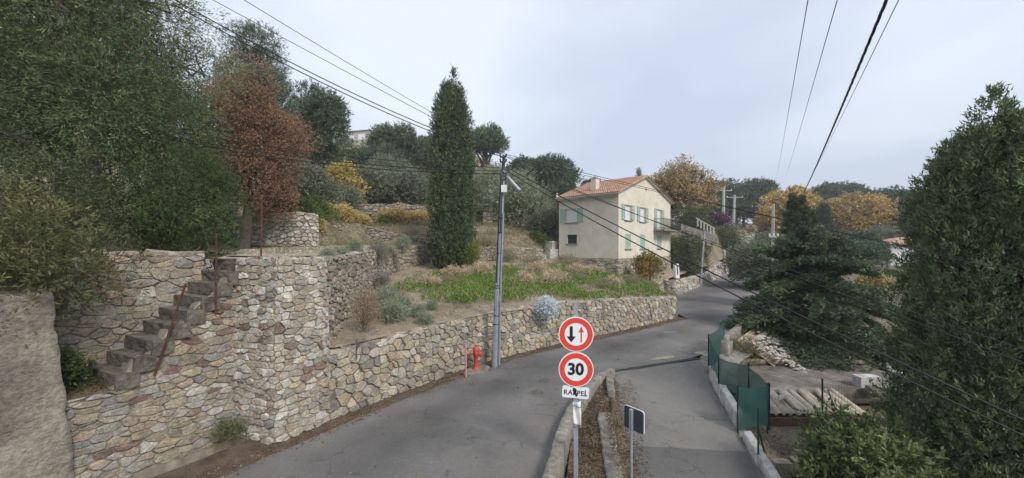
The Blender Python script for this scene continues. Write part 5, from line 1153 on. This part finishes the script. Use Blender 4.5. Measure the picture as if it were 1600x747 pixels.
bt = broadtree('plane_tree', 'tall half-bare autumn tree behind the house balcony', 'tree', G3(1068, 58), (5.4, 4.2, 4.6), 5.4, 43, 60, 1.4, 5200, 6, .6, .22, .12, [(.16, .12, .07), (.23, .165, .07), (.19, .155, .105)], .4, m='dryleaf', low=-.85, nl=20, bare=900, inner=.3, group='autumn trees')
copytree(bt, G3(1030, 62), 2., (.8, .8, .8), 'orange autumn tree behind the gable')
ot = broadtree('plane_tree', 'broad orange tree left of the dark spire, beyond the conifer', 'tree', G3(1232, 74), (6.6, 5, 4.6), 5.4, 44, 80, 1.5, 9500, 6, .6, .34, .22, [(.20, .145, .055), (.27, .19, .06), (.22, .165, .085), (.17, .135, .085)], .4, m='dryleaf', low=-.85, nl=20, bare=420, group='autumn trees')
copytree(ot, G3(1342, 74), 2.4, (1.05, 1, .88), 'broad orange tree right of the dark spire')
copytree(ot, G3(1178, 72), 4., (.42, .42, .62), 'small yellow tree beside the uphill road')
spire_tree('cypress_tree', 'dark narrow cypress between the orange trees', G3(1286, 62), 7.8, 1.25, 45, 12, 3000, .35, .1, [(.022, .034, .022), (.04, .055, .032)], CP, .8)
spire_tree('cypress_tree', 'thin cypress tip above the house roof', G3(998, 90), 12.0, 1.1, 46, 8, 1500, .4, .12, [(.022, .034, .022), (.04, .055, .032)], CP, .8)
fp = pine('pine_tree', 'distant pine at the left start of the far treeline', G3(1122, 96), (6.4, 5, 5.0), 6.6, 47, 60, 1.9, 5200, .5, [(.030, .044, .030), (.048, .064, .040), (.066, .084, .05)], .55, .12, group='far treeline pines')
tl_ = [(1150, 104, .92, 1.0, 'far pine behind the crossarm poles'), (1180, 100, 1.0, 1.1, 'far pine left of the three wires'), (1215, 106, 1.0, 1.12, 'far pine under the thin wires'), (1250, 110, .95, 1.02, 'far pine right of the thin wires'),
       (1287, 104, .9, 1.05, 'far pine above the dark narrow cypress'), (1312, 108, 1.0, 1.12, 'far pine above the right orange tree'), (1345, 104, .9, .98, 'far pine right of the tallest pair'), (1378, 102, .9, .96, 'far pine above the right end of the orange tree'), (1408, 98, .95, .9, 'far pine left of the right cypress'), (1436, 92, .95, .86, 'far pine touching the right cypress'), (1110, 88, .7, .72, 'far pine behind the half-bare tree'), (1162, 84, .62, .55, 'lower pine below the wires beyond the road'), (1206, 88, .6, .56, 'lower pine left of the broad orange tree')]
for k, (u, Y, s, sz_, lb) in enumerate(tl_): copytree(fp, G3(u, Y, -.5), k * 1.7, (s, s, sz_), lb)
gp_ = pine('pine_tree', 'greener rounded pine at the right below the treeline', G3(1418, 70), (4.6, 4, 3.4), 3.4, 48, 46, 1.4, 4200, .35, [(.024, .042, .026), (.042, .066, .036), (.06, .085, .045)], .42, .1, low=-.85, group='pines right of the road')
copytree(gp_, G3(1455, 66), 2., (1.0, 1, 1), 'rounded pine behind the right cypress edge')
copytree(gp_, G3(1390, 80), 3., (.9, .9, .9), 'rounded pine behind the right orange tree')
copytree(gp_, G3(1345, 52), 4., (.75, .75, .6), 'dark low pine right behind the spreading conifer')
copytree(gp_, G3(1306, 48), 5., (.5, .5, .42), 'dark low pine behind the pointed conifers')
copytree(gp_, G3(1352, 45), .7, (.62, .62, .5), 'dark tree left of the white house')
copytree(olb, G3(1390, 56), 2.2, (1.0, 1.0, .9), 'pale grey tree left of the white house roof')
copytree(olb, (23.6, 37.5, .3), 1.2, (.95, .95, .9), 'pale grey-green olive by the road behind the conifer')
copytree(olb, G3(1195, 62), .6, (.8, .8, .8), 'grey shrub beside the uphill road bend')
ym = copytree(ys_, G3(1365, 34), 0., (1.1, .9, .9), 'yellow-leaved shrub behind the spreading conifer')
copytree(gs, G3(1396, 36), 2., (1.3, 1.0, .8), 'green shrub between the white house and the conifer')
copytree(ys_, G3(1420, 37.5), 3., (.9, .8, .5), 'yellow-leaved shrub under the white house')

# -- small plants in the garden and on the walls
lav = broadtree('lavender_tuft', 'grey-green tuft in the gravel, nearest the low wall', 'plant', (-2.75, 12.2, 1.62), (.28, .26, .2), .12, 51, 12, .12, 420, 5, .14, .075, .014, [(.10, .12, .085), (.16, .18, .13), (.13, .16, .08)], .012, bush=True, low=-.6, up=.9, group='grey-green tufts in the garden')
for x, y, s, lb in ((-3.7, 12.2, 1.5, 'broad grey-green tuft left of the nearest one'), (-3.2, 12.9, 1.0, 'grey-green tuft behind the nearest one'), (-4.1, 12.6, 1.25, 'grey-green tuft close to the dry brown shrub'), (-4.55, 13.6, 1.7, 'tall grey-green tuft against the earthy wall'), (-3.9, 14.0, 1.1, 'grey-green tuft in the middle of the gravel'), (-3.0, 14.2, .9, 'small tuft toward the green patch'), (-4.9, 15.2, 1.3, 'grey-green tuft at the foot of the earthy wall')):
    copytree(lav, (x, y, gz(x, y) - .03), x * 3, s, lb)
for u, Y, s, z, lb in ((505, 11.0, .8, 3.8, 'grey tuft on the wall top just past the bastion'), (528, 13.5, 1.0, 3.75, 'grey tuft on the wall top, second from the bastion'), (549, 15.5, 1.2, 3.9, 'grey-green tuft on the wall top, third from the bastion'), (625, 22.5, 1.7, 4.0, 'dark rounded tuft on the far corner of the wall top'), (604, 20.8, 1.1, 3.8, 'narrow grey tuft left of the far rounded one')):
    copytree(lav, ((u - 800) / 600 * Y + .12, Y, z - .1), u, (s, s, s * 1.1), lb)
broadtree('dry_shrub', 'dry brown twiggy shrub where bastion and earthy wall meet', 'plant', (-4.2, 10.9, 1.62), (.42, .4, .6), .55, 52, 22, .2, 1100, 4, .3, .07, .012, [(.12, .085, .06), (.19, .14, .10), (.15, .13, .08)], .03, m='dryleaf', bush=True, low=-.8, up=1.2, bare=120, nl=18)
broadtree('dry_shrub', 'low grey twiggy heap on the roadside wall by the bastion', 'plant', (-3.95, 9.75, 1.58), (.4, .3, .2), .12, 53, 14, .14, 300, 3, .3, .05, .01, [(.13, .11, .10), (.2, .17, .15)], .012, m='dryleaf', bush=True, low=-.3, up=.2, bare=110, nl=10)
broadtree('hanging_shrub', 'grey-mauve shrub hanging from the earthy wall top', 'plant', (-6.5, 18.6, 3.7), (.35, .5, .55), .1, 54, 26, .25, 1200, 5, .25, .09, .018, [(.10, .095, .085), (.15, .14, .12), (.12, .13, .09)], .03, bush=True, low=-.95, up=.2)
broadtree('hanging_shrub', 'small purple-grey shrub low on the earthy wall', 'plant', (-5.75, 16.9, 2.5), (.3, .4, .35), .1, 55, 14, .2, 500, 5, .2, .08, .016, [(.10, .09, .08), (.15, .13, .11)], .02, bush=True, low=-.9)
broadtree('silver_plant', 'silvery white plant hanging over the roadside wall behind the signs', 'plant', (1.42, 15.5, 1.7), (.36, .3, .42), -.06, 56, 26, .16, 1100, 6, .2, .09, .022, [(.30, .33, .35), (.42, .45, .47), (.22, .24, .24)], .03, bush=True, low=-.95, up=.2, drop=.3)
broadtree('broom_bush', 'round bush with orange flowers at the house gable', 'bush', (11.0, 30.6, 1.75), (1.2, 1.0, 1.0), .75, 57, 26, .4, 1900, 7, .25, .11, .05, [(.05, .05, .02), (.09, .085, .03), (.30, .18, .03)], .06, bush=True, low=-.9)
sh0 = broadtree('dry_bush', 'grey-brown bush below the house, left corner', 'bush', (4.6, 32.4, 2.6), (1.1, .9, .5), .25, 58, 22, .3, 650, 6, .38, .12, .022, [(.09, .085, .05), (.15, .13, .085), (.07, .085, .04)], .04, bush=True, low=-.8, up=.6, group='dry bushes in the garden')
for u, Y, s, lb in ((790, 30.5, 1.1, 'grey-brown bush right of the utility pole by the back wall'), (832, 29.0, 1.0, 'grey-brown bush midway to the house'), (762, 31.0, 1.15, 'brown bush between the cypress and the pole'), (895, 30.5, .9, 'dark bush against the house plinth'), (940, 22.8, .7, 'dry bush near the road wall end'), (985, 25.5, .8, 'dry bush on the slope below the gable'), (1040, 29.5, .9, 'dry bush beside the marker cabinet'), (820, 24.2, .6, 'dry clump in the green patch'), (905, 24.8, .65, 'dry clump below the house corner'), (700, 20.5, .55, 'tall dark weeds in the green patch before the cypress')):
    copytree(sh0, G3(u, Y), u, s, lb)
broadtree('corner_weed', 'dark green weed clump at the left end of the landing', 'plant', (-7.9, 6.75, 1.55), (.22, .3, .4), .35, 59, 14, .18, 500, 6, .18, .08, .03, [(.025, .04, .015), (.05, .075, .025)], .02, bush=True, low=-.9, up=.6)
broadtree('corner_weed', 'grass tuft in the corner between stair wall and bastion', 'plant', (-5.95, 8.2, .05), (.3, .16, .16), .1, 60, 10, .12, 260, 6, .16, .1, .012, [(.06, .075, .03), (.12, .12, .06)], .01, bush=True, low=-.6, up=1.)

# -- uncountable ground cover
def inpoly(x, y, P):
    r = np.zeros(len(x), bool); j = len(P) - 1
    for i in range(len(P)):
        a, b = P[i], P[j]; c = ((a[1] > y) != (b[1] > y)) & (x < (b[0] - a[0]) * (y - a[1]) / (b[1] - a[1] + 1e-12) + a[0]); r ^= c; j = i
    return r
def scatter(rs, P, n, fn=None):
    P = np.array(P); x = rs.uniform(P[:, 0].min(), P[:, 0].max(), n); y = rs.uniform(P[:, 1].min(), P[:, 1].max(), n); k = inpoly(x, y, P)
    x, y = x[k], y[k]
    if fn is not None:
        d = np.array([fn(a, b) for a, b in zip(x, y)]); k = rs.rand(len(x)) < d; x, y = x[k], y[k]
    return np.stack([x, y, np.array([gz(a, b) for a, b in zip(x, y)])], 1)
def nn(x, y, s, o=0.): return noise.noise(Vector((x * s, y * s, o)))
def cover(name, label, cat, P, n, per, ll, lw, cols, seed, m='leaf', fn=None, sp=.08, up=1., lay=.6, hgt=0.):
    rs = np.random.RandomState(seed); B = scatter(rs, P, n, fn); k = len(B); cols = np.array(cols); tb = rs.rand(k) * .999 * (len(cols) - 1); i = tb.astype(int); fr = (tb - i)[:, None]
    c = (cols[i] * (1 - fr) + cols[i + 1] * fr) * rs.uniform(.8, 1.2, (k, 1)); q = np.repeat(np.arange(k), per); C = B[q] + rs.normal(size=(len(q), 3)) * np.array([sp, sp, 0]) + np.array([0, 0, 1]) * rs.rand(len(q), 1) * hgt
    D = rs.normal(size=(len(q), 3)) * lay + np.array([0, 0, up]); D[:, 2] = np.abs(D[:, 2]) if up > 0 else D[:, 2] * .25
    o = leaf_obj(name, C, D, ll * rs.uniform(.5, 1.4, len(q)), lw, c[q] * rs.uniform(.85, 1.15, (len(q), 1)), M[m], rs=rs); return tag(o, label, cat, kind='stuff')
GP = [(-4.6, 15.6), (-2, 15.2), (0.5, 16.8), (5, 19.6), (9.3, 23.0), (11.5, 27), (10.5, 29.8), (8, 29.6), (3, 30), (-3, 26), (-5.6, 22.5), (-5.6, 18)]
def gdens(x, y): return max(0, min(1, .78 + 1.5 * nn(x, y, .33, 1.) + .5 * nn(x, y, 1.3, 4.)))
cover('green_herbs', 'bright green low herbs covering the garden', 'ground cover', GP, 12000, 6, .15, .055, [(.10, .17, .03), (.15, .245, .04), (.21, .28, .07)], 71, fn=gdens, sp=.1, up=.9, lay=.7, hgt=.16)
cover('dry_stalks', 'pale dry stalks and seed heads among the garden herbs', 'dry grass', GP, 6500, 6, .26, .026, [(.26, .205, .135), (.38, .31, .215), (.28, .24, .14)], 72, 'dryleaf', fn=lambda x, y: max(0, min(1, .22 + 1.5 * nn(x, y, .45, 9.))), sp=.13, up=1.2, lay=.4)
ALLG = [(-4.2, 10.3), (-1, 13.9), (4.5, 18.6), (9.3, 22.7), (13.3, 32), (8, 30), (3, 31), (-3.5, 28), (-6.8, 24.4), (-6.2, 18)]
cover('dry_grass', 'sparse dry grass tufts over the bare garden soil', 'dry grass', ALLG, 4200, 7, .16, .014, [(.20, .16, .10), (.30, .25, .16), (.16, .17, .08)], 73, 'dryleaf', fn=lambda x, y: max(0.05, .3 + 1.2 * nn(x, y, .5, 5.)), sp=.07, up=1., lay=.6)
TP = [(-6.6, 10), (-5.8, 12.5), (-6.7, 17), (-7.6, 21), (-7.9, 24.4), (-9.3, 27.3), (-13, 27), (-13.5, 19), (-10.8, 15.2), (-9.5, 12.7)]
cover('terrace_weeds', 'thin weeds on the dry terrace plot', 'dry grass', TP, 1500, 6, .12, .014, [(.12, .13, .07), (.24, .20, .13)], 74, 'dryleaf', fn=lambda x, y: max(0.03, .15 + 1.2 * nn(x, y, .5, 2.)), sp=.08)
HP = [(-16, 26), (-6, 28.8), (-5, 30), (3, 34), (4.5, 38), (6, 48), (-4, 46), (-14, 44), (-22, 34)]
cover('hillside_grass', 'dry grass and scrub on the terraced slope', 'dry grass', HP, 9000, 6, .34, .03, [(.15, .135, .07), (.26, .215, .13), (.09, .105, .045), (.30, .235, .14)], 75, 'dryleaf', sp=.2)
BK = [(-13.5, 19.8), (-9.2, 19.4), (-8.2, 22), (-8.3, 27), (-13.5, 27)]
cover('bank_grass', 'dry weeds on the bare bank behind the terrace wall', 'dry grass', BK, 3200, 7, .2, .022, [(.16, .14, .075), (.27, .225, .14), (.11, .125, .055)], 85, 'dryleaf', fn=lambda x, y: max(.1, .5 + 1.2 * nn(x, y, .6, 6.)), sp=.12)
def wdens(x, y): return max(0.0, .35 + 1.3 * nn(x, y, .5, 3.))
YP = [(5.7, 7), (6.3, 10.5), (8.5, 12), (11.5, 11.5), (12.5, 9), (8.5, 6)]
cover('yard_weeds', 'weeds scattered over the yard soil', 'weeds', YP, 1500, 6, .1, .03, [(.06, .075, .03), (.12, .12, .06), (.18, .15, .10)], 76, fn=wdens, sp=.08)
cover('slope_grass', 'green and dry grass on the slope behind the yard', 'grass', [(13.5, 14.5), (17, 18.5), (20, 21), (24, 26), (40, 40), (47, 40), (36, 24), (22, 13)], 9000, 6, .2, .025, [(.10, .13, .04), (.20, .17, .10), (.27, .215, .14)], 77, 'dryleaf', fn=lambda x, y: max(.08, .4 + 1.2 * nn(x, y, .25, 8.)), sp=.15)
cover('lawn_strip', 'small bright lawn beside the pale yard wall', 'grass', [(13.4, 14.4), (16.5, 17.6), (15.2, 18.6), (12.4, 16.2)], 5000, 6, .1, .02, [(.07, .12, .03), (.11, .17, .045)], 78, sp=.06)
# scrub that reads as one mass on the far slope
rs = np.random.RandomState(95); c = []
for i in range(900):
    Y = rs.uniform(44, 112); u = rs.uniform(380, 880); x = (u - 800) / 600 * Y; c.append((x, Y, gz(x, Y) + .5))
c = np.array(c); r = rs.uniform(.8, 2.0, len(c)); P_ = twigs(rs, c, r, 14000, 6, .6, .42, .17, [(.035, .045, .025), (.06, .068, .038), (.10, .095, .05), (.085, .085, .055)], .4, .5, flat=.8, lf=2.3)
tag(leaf_obj('hillside_scrub', *P_, M['leaf'], rs=rs), 'mass of dark scrub covering the far upper slope', 'scrub', kind='stuff')
rs = np.random.RandomState(96); c = []
for i in range(900):
    Y = rs.uniform(52, 110); u = rs.uniform(1010, 2600); x = (u - 800) / 600 * Y
    if abs(x - np.interp(Y, [49, 62, 76, 96], [31, 41, 55, 69])) > 5: c.append((x, Y, gz(x, Y) + .4))
c = np.array(c); r = rs.uniform(.8, 2.0, len(c)); P_ = twigs(rs, c, r, 9000, 6, .6, .42, .17, [(.035, .045, .025), (.055, .068, .036), (.09, .09, .045)], .4, .5, flat=.8, lf=2.2)
tag(leaf_obj('roadside_scrub', *P_, M['leaf'], rs=rs), 'mass of low dark scrub beyond the uphill road', 'scrub', kind='stuff')
# fallen leaves
def strip(P, w0, w1): A_ = [(x + w1 * .75, y - w1 * .66) for x, y in P]; B_ = [(x - w0 * .75, y + w0 * .66) for x, y in P]; return A_ + B_[::-1]
cover('fallen_leaves', 'brown leaf litter along the foot of the roadside wall', 'leaf litter', strip(L_EDGE[2:], .05, .5), 70000, 2, .045, .028, [(.10, .06, .035), (.18, .11, .065), (.27, .20, .13)], 79, 'dryleaf', fn=lambda x, y: max(.12, .55 + nn(x, y, .9, 2.)), sp=.05, up=0, lay=1, hgt=.025)
cover('planter_litter', 'brown leaves and weeds on the strip beside the signs', 'leaf litter', [(.5, 5), (1.0, 7), (1.5, 9), (2.2, 10.6), (3.1, 12), (3.3, 12.1), (3.0, 10.6), (2.85, 9), (2.6, 7.3), (2.4, 5)], 14000, 2, .05, .03, [(.09, .055, .04), (.16, .10, .065), (.23, .17, .11)], 80, 'dryleaf', sp=.05, up=0, lay=1, hgt=.03)
cover('planter_weeds', 'small weeds growing on the strip beside the signs', 'weeds', [(.9, 6), (1.5, 9), (2.2, 10.6), (3.1, 12), (3.0, 10.6), (2.8, 9), (2.5, 7)], 900, 7, .11, .018, [(.05, .065, .025), (.11, .12, .05), (.2, .17, .1)], 81, fn=wdens, sp=.05)
cover('road_leaves', 'scattered fallen leaves on the road surface', 'leaf litter', [(-5.2, 6), (-3.8, 9), (-1.5, 12), (3, 16), (9, 21), (12, 21), (7, 15), (3, 12.6), (1.5, 9.5), (.6, 6)], 900, 1, .06, .04, [(.14, .09, .05), (.30, .24, .16)], 82, 'dryleaf', sp=.02, up=0, lay=1, hgt=.02)
cover('driveway_leaves', 'scattered fallen leaves along the driveway edges', 'leaf litter', [(2.6, 6), (2.75, 8), (3.2, 11.5), (3.9, 12.5), (3.3, 10), (3.0, 8), (2.9, 6)], 4000, 1, .05, .03, [(.12, .08, .05), (.26, .2, .13)], 83, 'dryleaf', sp=.05, up=0, lay=1, hgt=.02)
cover('stair_litter', 'brown leaves and grit on the stair landing', 'leaf litter', [(-7.9, 6.4), (-7.1, 6.95), (-8.1, 7.5), (-9, 7)], 900, 2, .045, .03, [(.10, .06, .03), (.2, .13, .06)], 84, 'dryleaf', sp=.04, up=0, lay=1, hgt=.02)
# loose stones
def chips(name, label, P, n, r0, r1, pal, seed, fn=None):
    rs = np.random.RandomState(seed); rng = random.Random(seed); B = scatter(rs, P, n, fn); v = []; f = []; cc = []
    for x, y, z in B:
        r = r0 + (r1 - r0) * rng.random() ** 2.5; b = len(v); c = pick(rng, pal); a0 = rng.uniform(0, 6.28)
        for k in range(5): a = a0 + k * 1.2566; q = r * rng.uniform(.7, 1.3); v.append((x + math.cos(a) * q, y + math.sin(a) * q * .8, z - .01))
        for k in range(3): a = a0 + k * 2.09; q = r * rng.uniform(.3, .7); v.append((x + math.cos(a) * q, y + math.sin(a) * q, z + r * rng.uniform(.35, .7)))
        cc += [c] * 8; f += [tuple(b + k for k in w) for w in ((0, 1, 5), (1, 2, 6), (1, 6, 5), (2, 3, 6), (3, 4, 7), (3, 7, 6), (4, 0, 7), (0, 5, 7), (5, 6, 7))]
    return tag(obj(name, v, f, M['stone'], cols=np.array(cc)), label, 'gravel', kind='stuff')
chips('terrace_gravel', 'loose stones on the dry terrace plot', TP, 4500, .015, .07, PAL_ROAD, 91)
chips('garden_gravel', 'loose stones on the bare garden soil', ALLG, 9000, .015, .075, PAL_BACK, 92, lambda x, y: .25 if inpoly(np.array([x]), np.array([y]), GP)[0] else 1.)
chips('yard_gravel', 'loose stones and rubble in the yard', YP, 900, .015, .06, PAL_BACK, 93)
chips('slope_gravel', 'loose stones on the terraced hillside', HP, 2500, .03, .14, PAL_BACK, 94)

# clumps of dry seed heads
sd_ = broadtree('dry_flower_clump', 'pale dry flower clump, left of the green patch', 'plant', G3(712, 22.5), (.8, .6, .38), .25, 97, 20, .22, 520, 6, .22, .07, .03, [(.22, .17, .125), (.30, .24, .17), (.17, .14, .09)], .02, m='dryleaf', bush=True, low=-.4, up=1.2, group='dry flower clumps')
for u, Y, s, lb in ((745, 23.5, 1.2, 'pale dry flower clump just left of the utility pole'), (822, 21.8, 1.0, 'pale dry flower clump right of the utility pole'), (868, 22.5, 1.3, 'wide pale dry flower clump above the silvery plant'), (905, 27, 1.1, 'pale dry flower clump near the house corner'), (838, 26.5, 1.1, 'pale dry flower clump behind the others, mid garden'), (960, 24.2, .9, 'pale dry flower clump near the road wall end'), (672, 19.5, .8, 'small pale clump at the left of the herbs'), (930, 29, .9, 'pale dry clump by the house plinth')):
    copytree(sd_, G3(u, Y), u, s, lb)
chips('bank_stones', 'loose stones on the bare bank behind the terrace wall', BK, 900, .03, .14, PAL_BACK, 98)

# ------------------------------------------------------------------ thin autumn haze
hm = bpy.data.materials.new('haze'); hm.use_nodes = True; hn = hm.node_tree
for n in list(hn.nodes):
    if n.type != 'OUTPUT_MATERIAL': hn.nodes.remove(n)
pv = hn.nodes.new('ShaderNodeVolumePrincipled'); pv.inputs['Color'].default_value = (.94, .965, 1, 1); pv.inputs['Density'].default_value = .0008; pv.inputs['Anisotropy'].default_value = .2
hn.links.new(pv.outputs[0], [n for n in hn.nodes if n.type == 'OUTPUT_MATERIAL'][0].inputs['Volume'])
mb = MB(); mb.box((0, 0, 0), (1300, 1300, 75)); hz = mb.build('haze', hm); hz.location = (0, 100, 27.5); tag(hz, kind='stuff')
